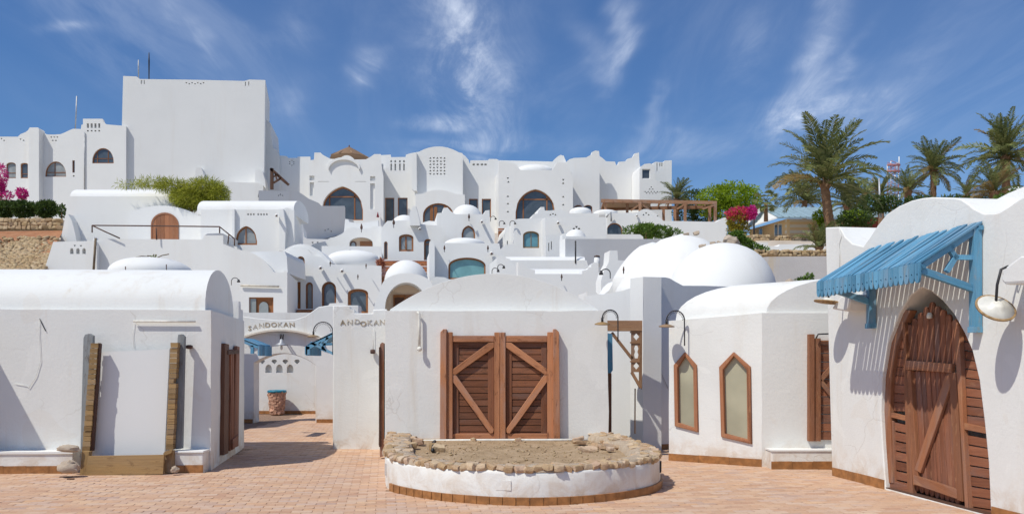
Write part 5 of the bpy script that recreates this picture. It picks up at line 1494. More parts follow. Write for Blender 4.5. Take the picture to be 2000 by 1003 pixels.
# porch M2
m2b, m2bp = house('arched_porch', 'white porch with a round arch, peach coloured inside, under a dome', 40, [(728, 588), (733, 575)] + ell(736, 572, 852, 574, 37, 18) + [(858, 578), (880, 585)], deep=1.4)
bm_ = [c for c in m2b.children][0]; bpy.data.objects.remove(bm_)
outer_ = pxp(m2bp, [(722, 640), (733, 590), (742, 566)] + ell(745, 560, 845, 560, 27, 16)[1:-1] + [(850, 570), (862, 580), (900, 590), (900, 640)])
ah = pxp(m2bp, [(752, 639)] + ell(752, 600, 835, 600, 49, 16) + [(835, 639)])
prism('wall', m2bp, outer_, 0, 0, 'far_plaster', m2b, ev=EXT * 1.6, thru=[ah])
piece('inner_wall', front(41.3), [(747, 640)] + ell(747, 600, 840, 600, 52, 14) + [(840, 640)], 0, .4, 'peach_plaster', m2b)
for a_, b_, c_, e_ in ((768, 575, 792, 640), (793, 575, 818, 640)): piece('door', front(41.22), rect(a_, b_, c_, e_), 0, .1, 'far_wood', m2b)
for a_ in (771, 796): piece('door_panel', front(41.18), rect(a_, 581, a_ + 18, 606), 0, .06, 'dark_wood', m2b)
dome(m2b, 794, 552, 43.5, 43, 44, below=1.5)
# blue arched window house M3
m3, m3p = house('blue_window_house', 'white house with a wide arched window of pale teal glass', 46, [(842, 482), (845, 475), (860, 474), (975, 475), (978, 490), (990, 505)], wins=[W(arch(875.5, 948.5, 502.5, 545, 16, 16), pm='glass_teal', fw=.09)], deep=5)
dome(m3, 908, 477, 48, 40, 12, name='flat_dome')
for lab, x, y in (('left wall lantern above the wide teal window', 868, 486), ('right wall lantern above the wide teal window', 953, 486)): wall_lamp(lab, x, y, 45.7, 9, 'lantern')
wall_lamp('iron arm lamp on the roof edge behind the gate building vault', 961, 535, 40, 6, 'arm', 1)
# double window house M4
m4, m4p = house('double_window_house', 'white house with a brown double window under a small dome', 60, [(744, 460), (745, 445), (752, 436), (757, 431), (800, 430), (812, 434), (826, 438), (852, 440), (866, 445)], deep=5,
    wins=[W(arch(779, 807.5, 457, 490.5, 7, 10), pm='glass_pale', fw=.14, bars=[(793, 458, 793, 490)], bw=.12), W(arch(750, 757, 471, 506, 4, 8), pm='glass', fw=.07), W(arch(828, 843, 466, 512, 7, 8), pm='glass', fw=.1, bars=[(828, 477, 843, 477)])])
dome(m4, 790, 444, 63, 27, 24)
piece('pinnacle', front(59.5), [(800, 440), (800, 416), (806, 402), (812, 402), (816, 416), (820, 432), (820, 440)], 0, .5, 'far_plaster', m4)
wall_lamp('wall lantern above the brown double window', 769, 437, 59.6, 12, 'lantern')
# stepped house between palace door and dome house
m6, m6p = house('lancet_house', 'white stepped house with a lancet window and a dome', 64, [(822, 447), (840, 446), (850, 440), (853, 440), (854, 416), (865, 415), (866, 406), (874, 405), (880, 412), (890, 418), (945, 418), (948, 411), (956, 410), (957, 440), (966, 455)], deep=5,
    wins=[W(arch(901.5, 928, 440, 472, 16, 12, .4), pm='glass_pale', fw=.12)])
dome(m6, 912, 424, 65.5, 29, 24)
hp_, _ = house('niche_screen', 'white screen wall with a dark keyhole niche below the palace door', 66, [(822, 445), (826, 434), (838, 431), (851, 432), (866, 430), (867, 450)], holes=[(arch(840, 847, 441, 450, 4, 6), .3)], deep=1, cat='wall')
wall_lamp('iron arm lamp beside the dome of the lancet house', 958, 432, 63.8, 5, 'arm', 1)
wall_lamp('wall lantern above the lancet window', 916, 425, 63.8, 10, 'lantern')
# scalloped house M5
m5, m5p = house('scalloped_house', 'white house with a scalloped roof wall and a small peach niche', 62, [(600, 486), (612, 476), (640, 470), (655, 462), (668, 456), (678, 446)] + [(690, 443), (705, 447), (720, 446), (732, 441), (745, 442)], deep=4, holes=[(arch(682, 728, 463, 492, 12, 12), .5)])
piece('back_parapet', front(64.5), [(672, 452), (674, 428), (680, 428), (682, 433), (700, 436), (720, 433), (738, 430), (740, 452)], 0, .4, 'far_plaster', m5)
piece('niche_back', front(62.4), arch(683, 727, 464, 492, 11, 10), 0, .06, 'peach_plaster', m5)
piece('door', front(62.33), rect(703, 471, 727, 492), 0, .05, 'far_wood', m5)
fw_ = piece('window', front(62.33), arch(684, 696, 471, 492, 5, 8), 0, .05, 'dark_wood', m5)
piece('pane', front(62.3), arch(686, 694, 473, 492, 4, 8), 0, .03, 'glass_pale', fw_)
wall_lamp('tall lantern standing on the scalloped roof wall', 706, 446, 61.6, 12, 'lantern')
# blue shuttered house N1
n1, n1p = house('blue_shutter_house', 'white house with a single arched blue glazed window', 62, [(1004, 429), (1012, 427), (1066, 426)], wins=[W(arch(1021.5, 1053, 451, 484, 8, 12), pm='glass_blue', fm='old_wood', fw=.1, bars=[(1037, 452, 1037, 484)], bw=.04)], deep=6)
n2, n2p = house('long_roof_house', 'long low white house front with three fan shaped vents', 60.5, [(1065, 424), (1068, 424), (1180, 423.5), (1184.5, 426)], holes=tris([(1121, 446, True), (1126, 443, False), (1131, 446, True)], 3), deep=6)
n3, _ = house('stepped_gable', 'white stepped gable with small fan holes behind the blue shutter house', 72, [(1038, 425), (1042, 418), (1050, 416.5), (1052, 410), (1055, 409), (1056, 404), (1063, 404), (1064, 411), (1074, 411), (1092, 409), (1104, 413), (1112, 418), (1170, 424)], holes=tris([(1075, 419, True), (1080, 417.5, False), (1085, 419, True)], 2.2), deep=3)
n4 = thing('small_dome_house', 'small white dome beside the shaded blue grey wall', 'house', P(1124, 480, 56))
dome(n4, 1124, 470, 56, 22, 22, below=1.2)
box('wall', P(1124, 530, 56), 2.2, 2.2, 2.25, 'far_plaster', n4)
st_, _ = house('stair_house', 'narrow white stair house with tiny slit windows', 64, [(985, 455), (988, 444), (996, 436), (1005, 432), (1005, 470)], holes=[(rect(x, y, x + 1.8, y + 14), .3) for x, y in ((990, 470), (996, 474), (1001, 455))], deep=4)
for lab, x, y in (('lower iron arm lamp beside the narrow stair house', 975, 441), ('upper iron arm lamp beside the narrow stair house', 996, 441)): wall_lamp(lab, x, y, 62, 5, 'arm', 1)
# small walls, piers and spouts between the houses
house('slit_wall', 'small white wall with two thin slits beside the blue shutter house', 54, [(1066, 459), (1092, 457), (1096, 460), (1098, 478), (1103, 490), (1109, 502)], holes=[(rect(1071, 474, 1072.6, 490), .3), (rect(1076, 471, 1077.6, 487), .3)], deep=1, cat='wall')
house('corner_pier', 'slim white pier at the left corner of the teal window house', 45.4, [(839, 478), (840, 470), (847, 470), (849, 480)], deep=.8, cat='wall')
house('corner_pier', 'slim white pier left of the dome by the blue grey wall', 48, [(1098, 470), (1099, 456), (1105, 455), (1107, 470)], deep=.8, cat='wall')
house('garden_parapet', 'low white garden parapet with a stepped end behind the lettered wall', 38, [(618, 606), (624, 600), (640, 598), (644, 592), (668, 591), (676, 594), (679, 604), (692, 606)], deep=.8, cat='wall')
house('garden_parapet', 'low white parapet wall with rounded end below the arched porch', 44, [(843, 545), (850, 540), (868, 541), (884, 548), (960, 549), (968, 546), (976, 538), (985, 536)], deep=.6, cat='wall')
house('stepped_parapet', 'white parapet climbing in steps beside the terracotta steps', 58, [(843, 512), (846, 500), (852, 500), (853, 492), (860, 492), (861, 484), (868, 483)], deep=.6, cat='wall')
house('low_screen', 'low white screen wall with a curved dip between lancet house and stair house', 58, [(930, 486), (940, 478), (955, 474), (968, 478), (978, 486), (986, 478), (1004, 476)], deep=.6, cat='wall')
for i_, (x, y, d, lab) in enumerate(((626, 522, 49.8, 'white drain spout on the arcade house'), (668, 528, 49.8, 'second white drain spout on the arcade house'), (960, 494, 45.8, 'white drain spout beside the teal window'), (820, 446, 59.8, 'white drain spout beside the double window'), (941, 432, 63.8, 'white drain spout beside the lancet window'), (540, 420, 57.6, 'white drain spout on the vaulted house'), (1244, 420, 82.8, 'white drain spout on the terrace wall'), (1090, 434, 60.3, 'white drain spout on the long low house'))):
    t = thing('drain_spout', lab, 'drain spout', P(x, y, d), 'drain spouts of the village')
    a_, b_ = P(x, y, d + .1), P(x, y + 1, d - .7)
    tube('spout', [a_, b_], .11, 'far_plaster', t, 8); lathe('mouth', b_ + Vector((0, -.01, -.05)), [(.05, 0), (.06, .05), (.05, .1)], 'rust_iron', t, 8)
# shaded wall S1
s1 = thing('blue_grey_wall', 'long white wall in blue grey shade left of the big domes', 'wall', P(1190, 560, 52))
SW = Pl(1106, 47, 1300, 51.2)
prism('wall', SW, pxp(SW, [(1104, 466), (1104, 466.2), (1300, 466.6)]) + [(SW.uv(1300, 500)[0], 2.), (SW.uv(1104, 500)[0], 2.)], 0, .5, 'far_plaster', s1)
piece('vault', front(63), [(1140, 470), (1143, 461), (1150, 457), (1250, 457.5), (1256, 462), (1257, 470)], 0, 3.5, 'far_plaster', s1)
tag(tube('thin_mast', [P(1124, 470, 46), P(1124, 514, 46)], .045, 'iron', None, 5), 'thin dark mast in front of the blue grey wall', 'mast')
# roofs and walls in front of it
s2, s2p = house('stepped_wall_house', 'white house with a stepped curved front wall just behind the gate building', 34, [(1012, 511), (1017, 511.5), (1026, 519), (1034, 525), (1045, 527), (1045, 534.5), (1137, 534.5), (1137, 529), (1147, 526), (1150, 522), (1155, 521), (1155, 516), (1161, 512), (1169, 513)], deep=5, flat=560)
vault_across(s2, s2p, s2p.uv(1030, 530)[0], s2p.uv(1150, 530)[0], s2p.uv(1100, 548)[1], 3.5, .75, .8)
s3, s3p = house('flat_vault_house', 'low white house with a long flat vaulted roof in the middle of the village', 46, [(972, 508), (1146, 508), (1149, 520)], deep=4)
vault_across(s3, s3p, s3p.uv(975, 508)[0], s3p.uv(1143, 508)[0], s3p.uv(1050, 508)[1], 3, .35)
house('white_corner', 'plain white corner wall beside the flat vaulted roof', 42, [(970, 503), (978, 499), (985, 503), (996, 505), (1000, 515), (1014, 520)], deep=3, cat='wall')
ch = thing('chimney_stack', 'small round white chimney with a dark cap on the stepped wall', 'chimney', P(1166, 516, 34))
lathe('stack', P(1166, 516, 34.2), [(.12, -.1), (.13, .1), (.11, .3)], 'far_plaster', ch, 12)
lathe('cap', P(1166, 501.5, 34.2), [(.13, 0), (.12, .04), (.03, .07)], 'rust_iron', ch, 12)
house('pillar_wall', 'white pillar wall with sloping sides beside the iron arm lamp', 31, [(1174, 548), (1180, 528), (1189, 512), (1191, 489), (1206, 489), (1207, 508), (1227, 509), (1229, 530), (1229, 560)], deep=.8, cat='wall')
house('wavy_wall', 'white garden wall with a wavy crest in front of the pillar wall', 27, [(1146, 570), (1162, 568), (1168, 574), (1180, 574), (1190, 566), (1196, 555), (1206, 546), (1222, 541), (1240, 540), (1262, 552)], deep=1.2, cat='wall')
wall_lamp('iron arm lamp hooked over the pillar wall', 1192, 543, 26.8, 9, 'arm', -1)
wall_lamp('small black lantern beside the left flank of the big domes', 1218, 528, 24, 9, 'lantern')
wall_lamp('small black lantern on the stepped wall behind the gate building', 1097, 542, 33.8, 9, 'lantern')
wall_lamp('left iron arm lamp on the roof behind the gate building', 972, 528, 39, 6, 'arm', 1)
# rim of the little shop roof behind the vaulted shop
sd_ = thing('roof_dome', 'low white dome rising behind the vault of the shop', 'house', P(296, 560, 19))
dome(sd_, 296, 534, 19.5, 78, 32, 'plaster', below=.5, n=36)
box('wall', (P(296, 706, 19.5).x, 19.5, -.02), 2.2, 2.2, 3.4, 'plaster', sd_)
tag(tube('stick', [P(325, 516, 13.3), P(325, 533, 13.3)], .008, 'rust_iron', None, 5), 'thin rusty rod standing on the shop vault', 'rod')
tag(tube('stick', [P(245, 520, 13.3), P(245.5, 531, 13.3)], .008, 'rust_iron', None, 5), 'short rusty rod standing on the shop vault', 'rod')

# ------------------------------------------------------------------ bungalow, walls and stones on the right
bg_ = thing('bungalow', 'ochre striped bungalow with a pale blue metal roof', 'bungalow', P(1530, 466, 88))
BG = Pl(1537, 86, 1650, 90)
BL = Pl(1462, 97, 1537, 86)
for i in range(7):
    y0, y1 = 427 + i * 5.6, 427 + (i + 1) * 5.6
    piece('wall_band', BG, rect(1537, y0, 1760, y1), 0, .3, 'cream_plaster' if i % 2 == 0 else 'ochre_plaster', bg_)
hl = []
prism('wall', BL, pxp(BL, [(1464, 448), (1500, 438), (1537, 427), (1537, 472), (1464, 472)]), 0, .3, 'ochre_plaster', bg_)
for x0, x1 in ((1512, 1519), (1520, 1527)): 
    w_ = piece('window', BL, rect(x0, 437, x1, 461), .04, .1, 'far_plaster', bg_); piece('pane', BL, rect(x0 + 1, 439, x1 - 1, 460), .07, .03, 'glass', w_)
w_ = piece('window', BL, rect(1482, 446, 1489, 458), .04, .1, 'far_plaster', bg_); piece('pane', BL, rect(1483, 447, 1488, 457), .07, .03, 'glass', w_)
A, B, C_, D_ = P(1518, 426.5, 84), P(1770, 426, 89), P(1730, 407, 97), P(1483, 407, 96)
def slab(name, q, t_, m, par):
    V = [Vector(v) for v in q] + [Vector(v) + Vector((0, 0, t_)) for v in q]
    mk(name, V, [(3, 2, 1, 0), (4, 5, 6, 7), (0, 1, 5, 4), (1, 2, 6, 5), (2, 3, 7, 6), (3, 0, 4, 7)], m, par)
slab('roof', (A, B, C_, D_), .15, 'blue_roof', bg_)
slab('roof', (A, D_, P(1452, 446, 97), P(1456, 447, 94)), .15, 'far_plaster', bg_)
for i in range(24):
    f = i / 23
    beam('roof_rib', A.lerp(B, f) + Vector((0, 0, .2)), D_.lerp(C_, f) + Vector((0, 0, .2)), .10, .08, 'blue_roof', bg_)
b2 = thing('red_cottage', 'small red cottage with a pale blue roof behind the shrubs', 'house', P(1715, 445, 80))
piece('wall', front(80), rect(1686, 421, 1780, 450), 0, 4, 'red_paint', b2)
slab('roof', (P(1684, 424, 79), P(1785, 424, 79), P(1770, 411, 86), P(1684, 411, 86)), .15, 'blue_roof', b2)
lpst = thing('lamp_post', 'black lamp post in front of the bungalow', 'lamp post', P(1472, 462, 78))
tube('pole', [P(1473, 464, 78), P(1472, 420, 78)], .09, 'iron', lpst, 6)
lathe('globe', P(1472, 418, 78), [(.05, -.2), (.25, -.05), (.22, .2), (.03, .3)], 'far_plaster', lpst, 10)
tag(tube('light_mast', [P(1720, 425, 66), P(1717, 348, 66)], [.12, .07], 'galvanised', None, 6), 'slender pale light mast among the small palms', 'mast')
# lattice radio tower
rt = thing('radio_tower', 'red and white lattice radio tower behind the palms', 'tower', P(1744, 420, 160))
for sx, sy in ((-1, -1), (1, -1), (1, 1), (-1, 1)):
    for i in range(5):
        y0, y1 = 420 - i * 20, 400 - i * 20
        a, b = P(1744, y0, 160) + Vector((sx * .75, sy * .75, 0)), P(1744, y1, 160) + Vector((sx * .75, sy * .75, 0))
        tube('leg', [a, b], .10, 'red_white' if i % 2 == 0 else 'far_plaster', rt, 4)
for i in range(15):
    z0, z1 = P(1744, 420 - i * 7, 160).z, P(1744, 413 - i * 7, 160).z
    c_ = P(1744, 420, 160); s_ = 1 if i % 2 else -1
    for e in (-1, 1):
        tube('lattice', [(c_.x - .75 * s_, c_.y + .75 * e, z0), (c_.x + .75 * s_, c_.y + .75 * e, z1)], .06, 'red_white', rt, 4)
for x, y, h in ((1733, 330, 9), (1752, 325, 8), (1756, 318, 12), (1740, 322, 7)):
    tube('aerial', [P(x, y + h, 160), P(x, y - h, 160)], .10, 'far_plaster', rt, 5)
for y in (322, 334): 
    tube('platform', [P(1733, y, 159.2), P(1758, y, 159.2)], .22, 'red_white', rt, 4)
# low walls and stonework by the bungalow
pw1, _ = house('weathered_wall', 'weathered pinkish white retaining wall right of the big domes', 31, [(1476, 503), (1500, 501), (1615, 500), (1640, 502)], deep=1.2, m='old_plaster', cat='wall')
pw2, _ = house('white_bench_wall', 'low white wall below the dry stone wall near the bungalow', 41, [(1448, 474), (1500, 473), (1500, 480), (1520, 481), (1523, 477), (1612, 476)], deep=.8, cat='wall')
def stone_wall(label, d, x0, x1, y0, y1, s, m='rubble', n_rows=3):
    t = thing('dry_stone_wall', label, 'stone wall', P((x0 + x1) / 2, y1, d))
    pl = front(d)
    prism('core', pl, pxp(pl, rect(x0, y0 + 2, x1, y1 + 6)), -.12, .5, 'sand', t)
    k = d / F
    hgt = (y1 - y0) / n_rows
    for r in range(n_rows):
        x = x0 + random.uniform(-s, 0)
        while x < x1:
            w = s * random.uniform(.7, 1.4)
            if x + w < x1 + s * .4: stone(t, P(x + w / 2, y0 + (r + .5) * hgt + random.uniform(-.6, .6), d), (w * k * 1.08, .4, hgt * k * 1.12), 0, m)
            x += w
    return t
stone_wall('dry stone wall along the foot of the bungalow', 50, 1450, 1505, 459, 471, 5.5, n_rows=2)
stone_wall('dry stone wall in front of the striped bungalow end', 50, 1519, 1612, 461, 476, 6, n_rows=3)
stone_wall('lower dry stone wall above the weathered retaining wall', 34, 1474, 1618, 489, 500.5, 7.5, n_rows=2)
stone_wall('dry stone wall below the clipped hedge on the left', 66, -30, 122, 427, 448, 9, n_rows=3)
sl_ = mk('soil_bank', [P(-60, 452, 65.5), P(124, 450, 65.5), P(112, 470, 60), P(98, 500, 56.5), P(86, 540, 53), P(-60, 540, 53), P(-60, 475, 60)], [(0, 1, 2, 6), (6, 2, 3, 4, 5)], 'soil', None)
sl_['kind'] = 'structure'
items = []
for i in range(1500):
    f = random.random()
    y = 462 + (534 - 462) * f
    d = 61.2 - 8.2 * f
    xr = 112 - 26 * f
    x = random.uniform(-40, xr)
    if y < 470 + 6 * math.sin(x * .08) and x < 118: 
        if random.random() < .75: continue
    s = random.uniform(.13, .30)
    items.append((P(x, y, d - .12), (s * 1.2, s, s * .8), random.random() * 3))
o = stones_joined('rubble', items, 'rubble'); tag(o, 'bank of loose yellowish rubble stones left of the village', 'rubble')
for lab, x, y, d, s in (('round brown boulder on the slope above the big domes', 1428, 473, 27, .45), ('small brown boulder at the foot of the weathered wall', 1542, 553, 29.5, .3)):
    boulder_thing('boulder', lab, 'boulder', P(x, y, d), (s * 1.2, s, s * .9), (0, 0, .4), x * .1)

# ================================================================== vegetation
def leaves_geo(blobs, n, size, aspect=.5, droop=0., shell=.55, flat=0.):
    V, Fc = [], []
    tot = sum(b[3] * b[4] * b[5] for b in blobs)
    for (x, y, z, rx, ry, rz) in blobs:
        for _ in range(int(n * rx * ry * rz / tot) + 1):
            v = Vector((random.gauss(0, 1), random.gauss(0, 1), random.gauss(0, 1))).normalized()
            nz = noise.noise(v * 2.3 + Vector((x, y, z)))
            r = (shell + (1 - shell) * random.random() ** .6) * (1 + .28 * nz)
            if noise.noise(v * 4.5 + Vector((z, x, y))) < -.22 and random.random() < .8: continue
            p = Vector((x + v.x * rx * r, y + v.y * ry * r, z + v.z * rz * r))
            a = (v * .6 + Vector((random.gauss(0, .6), random.gauss(0, .6), random.gauss(0, .6) - droop))).normalized()
            b = a.cross(Vector((random.gauss(0, 1), random.gauss(0, 1), random.gauss(0, 1))))
            if b.length < .05: continue
            b.normalize()
            s = size * random.uniform(.6, 1.35)
            k = len(V)
            V += [p - b * s * aspect * .5, p + a * s * .5 - b * s * aspect * .15, p + a * s, p + a * s * .5 + b * s * aspect * .6]
            Fc.append((k, k + 1, k + 2, k + 3))
    return V, Fc
def blob_px(px, py, d, rx, rz, ry=None):
    k = d / F; p = P(px, py, d)
    return (p.x, p.y, p.z, rx * k, (ry if ry is not None else min(rx, rz) * 1.1) * k, rz * k)
def shrub(name, label, cat, d, blobs, n, size, m, trunks=(), group=None, extra=(), aspect=.5, droop=0., shell=.5):
    bl = [blob_px(b[0], b[1], d, *b[2:]) for b in blobs]
    x = sum(b[0] for b in bl) / len(bl); z = min(b[2] - b[5] for b in bl)
    t = thing(name, label, cat, (x, d, z), group)
    V, Fc = leaves_geo(bl, n, size, aspect, droop, shell)
    mk('crown', V, Fc, m, t, fix=False)
    for b2, n2, s2, m2 in extra:
        V, Fc = leaves_geo([blob_px(b[0], b[1], d - .3, *b[2:]) for b in b2], n2, s2, .7, 0, .5)
        mk('blossom', V, Fc, m2, t, fix=False)
    for pts, r in trunks:
        tube('trunk', [P(a, b, d) for a, b in pts], r, 'bark', t, 6)
    return t
def frond_mesh(e0, seed, L=3.2, nl=52, lw=.034, ll=.56, m='palm_leaf', curl=1.5):
    rnd = random.Random(seed)
    V, Fc = [], []
    N_ = nl
    p = Vector((0, 0, 0)); e = e0
    pts, dirs = [], []
    for i in range(N_ + 1):
        f = i / N_
        pts.append(p.copy()); dv = Vector((math.cos(e), 0, math.sin(e))); dirs.append(dv)
        p = p + dv * (L / N_); e -= (curl / N_) * (.35 + 1.3 * f)
    rv, rf = tube_geo(pts[::2], [.035 * (1 - .8 * i / (len(pts[::2]) - 1)) for i in range(len(pts[::2]))], 4)
    V += rv; Fc += rf
    for i in range(3, N_):
        f = i / N_
        ln = ll * (math.sin(math.pi * min(1, .10 + .88 * f)) ** .6) * rnd.uniform(.8, 1.1)
        up = Vector((-dirs[i].z, 0, dirs[i].x))
        for s in (-1, 1):
            side = Vector((0, s, 0))
            dv = (dirs[i] * .75 + side * .75 + up * (.32 * (1 if rnd.random() < .7 else .1)) + Vector((rnd.gauss(0, .09), rnd.gauss(0, .09), rnd.gauss(0, .09) - .12))).normalized()
            w = dv.cross(up + side * .4 * s).normalized() * lw
            q = pts[i]
            tip = q + dv * ln + Vector((0, 0, -.10 * ln))
            k = len(V)
            V += [q - w * .5, q + dv * ln * .5 - w, tip, q + dv * ln * .5 + w]
            Fc.append((k, k + 1, k + 2, k + 3))
    return mesh_of('frond', V, Fc, m, fix=False)
FR = {}
def frond(level, var, dry=False):
    key = (level, var, dry)
    if key not in FR:
        e0 = [R(84), R(68), R(48), R(28), R(5), R(-22), R(-48)][level]
        FR[key] = frond_mesh(e0, level * 7 + var, m='palm_dry' if dry else 'palm_leaf', curl=[.5, .85, 1.15, 1.3, 1.15, .9, .5][level])
    return FR[key]
def palm(label, d, bx, by, cx_, cy_, rpx, n=38, tr=.24, low=5, group='date palms on the terrace', dry=.06, name='date_palm'):
    base, top = P(bx, by, d), P(cx_, cy_, d)
    g = ground(base.x, d)
    if base.z > g: base.z = g - .2
    t = thing(name, label, 'palm tree', base, group)
    k = rpx * d / F / 2.75
    steps = 26
    pts, rr = [], []
    for i in range(steps + 1):
        f = i / steps
        q = base.lerp(top, f); q.x += (top.x - base.x) * .3 * math.sin(math.pi * f) * .3
        pts.append(q); rr.append(tr * (1.15 - .25 * f + (.45 * max(0, f - .86) / .14)) * (1.06 if i % 2 else .94))
    tube('trunk', pts, rr, 'bark', t, 10)
    for i in range(n):
        f = i / n
        lev = min(low, int(f * (low + 1)))
        if lev == 0 and f > .12: lev = 1
        o = put('frond', frond(lev, i % 3, random.random() < (dry if lev < 4 else dry * 4)), t)
        o.location = top - base + Vector((0, 0, .25 - .5 * f)) * k
        o.rotation_euler = (random.gauss(0, .25), random.gauss(0, .08), i * 2.39996 + random.gauss(0, .2))
        s = k * random.uniform(.82, 1.08) * (.85 if lev == 0 else 1)
        o.scale = (s, s, s)
    for i in range(10):                       # stubs of cut leaves under the crown
        a = i * 2.4
        c_ = top - Vector((0, 0, .25 * k + .1 * (i % 3) * k))
        dv = Vector((math.cos(a), math.sin(a), .9))
        tube('leaf_stub', [c_ + dv * .1 * k, c_ + dv * .45 * k], [.07 * k, .03 * k], 'pale_wood', t, 4)
    return t
palm('tall date palm with a full crown in front of the bungalow', 50, 1627, 446, 1610, 352, 116, 46, .27, 4, dry=.03)
palm('slim date palm standing alone beside the radio tower', 75, 1823, 392, 1823, 330, 60, 46, .26, 5)
palm('date palm with a wide crown at the right end of the terrace', 70, 1969, 392, 1964, 304, 82, 54, .32, 5)
palm('bushy low palm just left of the tall date palm', 104, 1568, 440, 1572, 392, 56, 40, .3, 4, dry=.05)
palm('bushy low palm just right of the tall date palm', 78, 1655, 440, 1654, 398, 52, 40, .3, 4, dry=.05)
palm('small palm with an orange stub trunk left of the slim palm', 72, 1773, 400, 1773, 372, 44, 36, .3, 4, dry=.12)
palm('small dark palm beside the slender light mast', 70, 1722, 420, 1720, 378, 38, 30, .25, 4)
palm('yellowish young palm under the wide crowned palm', 62, 1945, 400, 1942, 374, 58, 36, .3, 4, dry=.25)
palm('feathery young palm between the slim palm and the wide crowned palm', 66, 1885, 400, 1888, 382, 34, 30, .25, 4)
palm('young palm beside the palace turret', 92, 1322, 420, 1322, 388, 38, 36, .25, 4)
palm('low palm tuft against the corner of the awning house', 36, 1600, 500, 1600, 482, 50, 34, .16, 3, dry=.12)
palm('small palm beside the pale light mast behind the red cottage', 84, 1690, 415, 1690, 385, 36, 28, .25, 4)
# fan palm
fp = thing('fan_palm', 'small fan palm between the green tree and the bungalow', 'palm tree', P(1495, 430, 80))
tube('trunk', [P(1496, 432, 80), P(1496, 396, 80)], [.22, .16], 'bark', fp, 8)
def fan_mesh():
    V, Fc = [], []
    V2, F2 = tube_geo([(0, 0, 0), (.5, 0, .12), (1.0, 0, .1)], [.03, .025, .015], 4); V += V2; Fc += F2
    for i in range(15):
        a = R(-85 + 170 * i / 14)
        dv = Vector((math.cos(a), math.sin(a), .05 - .35 * abs(math.sin(a)) * .3)); w = Vector((-math.sin(a), math.cos(a), .15)) * .06
        k = len(V); q = Vector((1.0, 0, .1)); ln = .75 * (1 - .15 * abs(math.sin(a)))
        V += [q, q + dv * ln * .55 - w, q + dv * ln + Vector((0, 0, -.18)), q + dv * ln * .55 + w]; Fc.append((k, k + 1, k + 2, k + 3))
    return mesh_of('fan_leaf', V, Fc, 'palm_leaf', fix=False)
fm_ = fan_mesh()
for i in range(22):
    o = put('fan_leaf', fm_, fp); o.location = P(1496, 394, 80) - fp.location + Vector((0, 0, .1))
    o.rotation_euler = (random.gauss(0, .3), R(60 - 110 * (1 - i / 22)), i * 2.4); o.scale = (.85,) * 3
# trees and shrubs
shrub('round_tree', 'bright green dense tree behind the pergola', 'tree', 92, [(1395, 388, 34, 26), (1432, 383, 42, 28), (1462, 392, 24, 30), (1415, 408, 50, 24)], 9000, .36, 'bright_leaf', [([(1425, 440), (1424, 400)], [.3, .15])], shell=.45)
shrub('dark_shrub', 'dark green shrub behind the right posts of the pergola', 'shrub', 95, [(1352, 392, 22, 22), (1375, 418, 30, 20), (1340, 415, 26, 18)], 3500, .34, 'dark_leaf', [([(1355, 445), (1354, 410)], [.2, .1])])
shrub('bougainvillea', 'magenta and yellow bougainvillea bush beside the bungalow gable', 'shrub', 62, [(1440, 430, 19, 24), (1450, 446, 14, 14), (1436, 452, 14, 14)], 2600, .22, 'yellow_leaf', [([(1440, 478), (1441, 440)], [.12, .06])], extra=[([(1440, 414, 20, 9), (1452, 420, 12, 10), (1432, 422, 10, 8)], 1100, .2, 'red_leaf'), ([(1466, 416, 12, 12), (1470, 410, 8, 8)], 700, .2, 'magenta_leaf')])
shrub('creeper', 'leafy green creeper spilling over the terrace wall', 'shrub', 78, [(1234, 452, 18, 10), (1262, 450, 24, 14), (1292, 452, 24, 12), (1318, 456, 14, 8)], 3600, .28, 'mid_leaf', [([(1262, 475), (1262, 455)], [.1, .06])])
shrub('creeper', 'green creeper trailing down the slope beside the big domes', 'shrub', 34, [(1438, 462, 16, 9), (1456, 474, 14, 8), (1476, 484, 14, 6), (1490, 488, 12, 4)], 2200, .14, 'mid_leaf', [([(1440, 480), (1440, 465)], [.05, .03])])
shrub('shrub', 'green shrub at the foot of the tall date palm', 'shrub', 52, [(1602, 424, 13, 13), (1604, 440, 12, 14)], 1400, .2, 'bright_leaf', [([(1600, 462), (1600, 430)], [.08, .05])])
shrub('shrub', 'dark shrub with pale blossoms in front of the red cottage', 'shrub', 46, [(1672, 426, 26, 16), (1690, 432, 18, 10), (1652, 430, 16, 14)], 2600, .18, 'dark_leaf', [([(1672, 460), (1672, 430)], [.08, .05])], extra=[([(1668, 420, 22, 10)], 160, .13, 'bright_leaf')])
shrub('shrub', 'leafy shrub among the small palms behind the awning house', 'shrub', 64, [(1705, 400, 26, 18), (1735, 400, 26, 16), (1800, 395, 40, 12), (1860, 392, 40, 10), (1920, 392, 30, 10)], 5200, .26, 'dark_leaf', [([(1740, 430), (1740, 400)], [.1, .06])])
shrub('shrub', 'white flowering shrub at the foot of the wide crowned palm', 'shrub', 58, [(1984, 380, 14, 12), (1955, 388, 14, 8)], 1200, .2, 'mid_leaf', [([(1984, 410), (1984, 385)], [.08, .05])], extra=[([(1984, 376, 13, 11)], 120, .18, 'far_plaster')])
shrub('shrub', 'grey green tuft on the slope above the corner shop', 'shrub', 26, [(1568, 548, 14, 5), (1580, 540, 8, 5)], 500, .10, 'mid_leaf', [([(1568, 562), (1568, 550)], [.03, .02])])
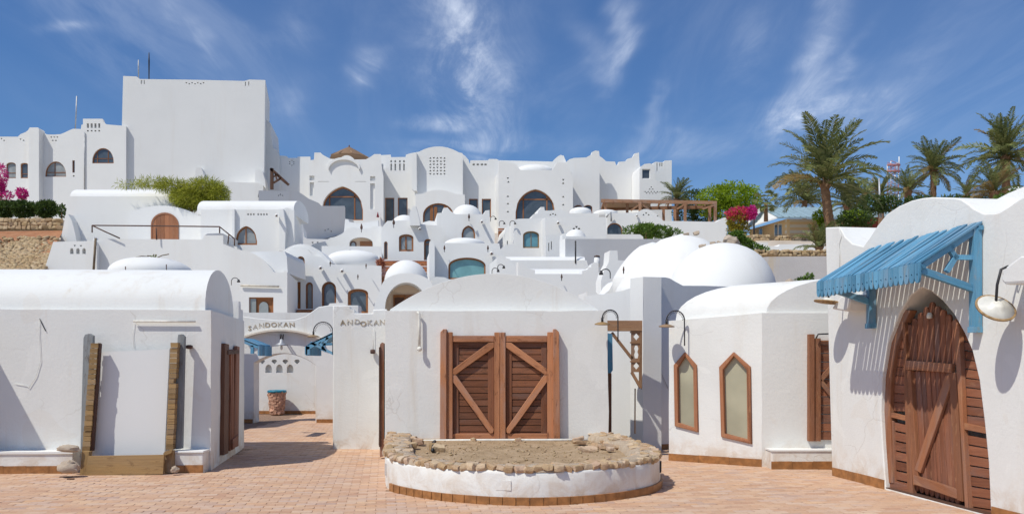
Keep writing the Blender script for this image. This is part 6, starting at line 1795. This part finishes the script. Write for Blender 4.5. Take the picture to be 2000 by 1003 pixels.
# vine on the railing house
shrub('vine', 'sprawling yellow green vine covering the end of the railing house vault', 'vine', 62, [(255, 360, 34, 5), (300, 356, 38, 8), (335, 362, 34, 12), (365, 385, 32, 20), (398, 366, 38, 18), (424, 378, 20, 20), (388, 392, 36, 16)], 16000, .40, 'vine_leaf', [([(372, 420), (376, 395), (385, 375)], [.14, .1, .05])], aspect=.13, droop=.35, shell=.35)
# clipped hedge balls and bougainvillea on the left
for i, (x, w, lab) in enumerate(((8, 22, 'clipped dark green bush under the bougainvillea'), (46, 24, 'broad clipped dark green bush on a short stem'), (90, 22, 'spiky topped clipped bush next to the railing house'))):
    shrub('clipped_bush', lab, 'bush', 67.5, [(x, 408, w, 16)], 5200, .2, 'dark_leaf', [([(x - 3, 432), (x, 415)], [.09, .06])], group='clipped bushes above the dry stone wall', shell=.45)
shrub('clipped_bush', 'narrow bush squeezed against the railing house', 'bush', 66.5, [(121, 412, 6, 12)], 500, .2, 'dark_leaf', [([(121, 430), (121, 415)], [.06, .04])], group='clipped bushes above the dry stone wall')
shrub('bougainvillea', 'tall magenta bougainvillea in front of the crest wing windows', 'shrub', 72, [(0, 345, 13, 26), (6, 385, 18, 12), (-8, 365, 16, 20)], 2600, .24, 'magenta_leaf', [([(2, 420), (2, 360)], [.1, .05])])
shrub('bougainvillea', 'small magenta bougainvillea ball above the hedge', 'shrub', 72, [(43, 378, 9, 10)], 800, .22, 'magenta_leaf', [([(43, 410), (43, 385)], [.06, .04])])
shrub('flowering_plant', 'pale pink and red flowering plant spilling beside the terracotta steps', 'plant', 51, [(744, 528, 9, 12)], 260, .2, 'pink_leaf', [([(744, 545), (744, 525)], [.05, .03])], extra=[([(743, 514, 6, 8)], 300, .18, 'rust_leaf')])
# dry plant on the low dome
dp_ = thing('dry_plant', 'dry twiggy plant on top of the low dome behind the shop', 'plant', P(301, 504, 19.2))
for a, b in (((301, 505), (288, 499)), ((301, 505), (306, 497)), ((303, 505), (330, 496)), ((290, 501), (262, 503)), ((300, 505), (300, 496))): tube('twig', [P(*a, 19.2), P((a[0] + b[0]) / 2, (a[1] + b[1]) / 2 - 2, 19.2), P(*b, 19.2)], .012, 'twig', dp_, 4)
V, Fc = leaves_geo([blob_px(301, 501, 19.2, 5, 3)], 40, .05); mk('leaves', V, Fc, 'mid_leaf', dp_, fix=False)
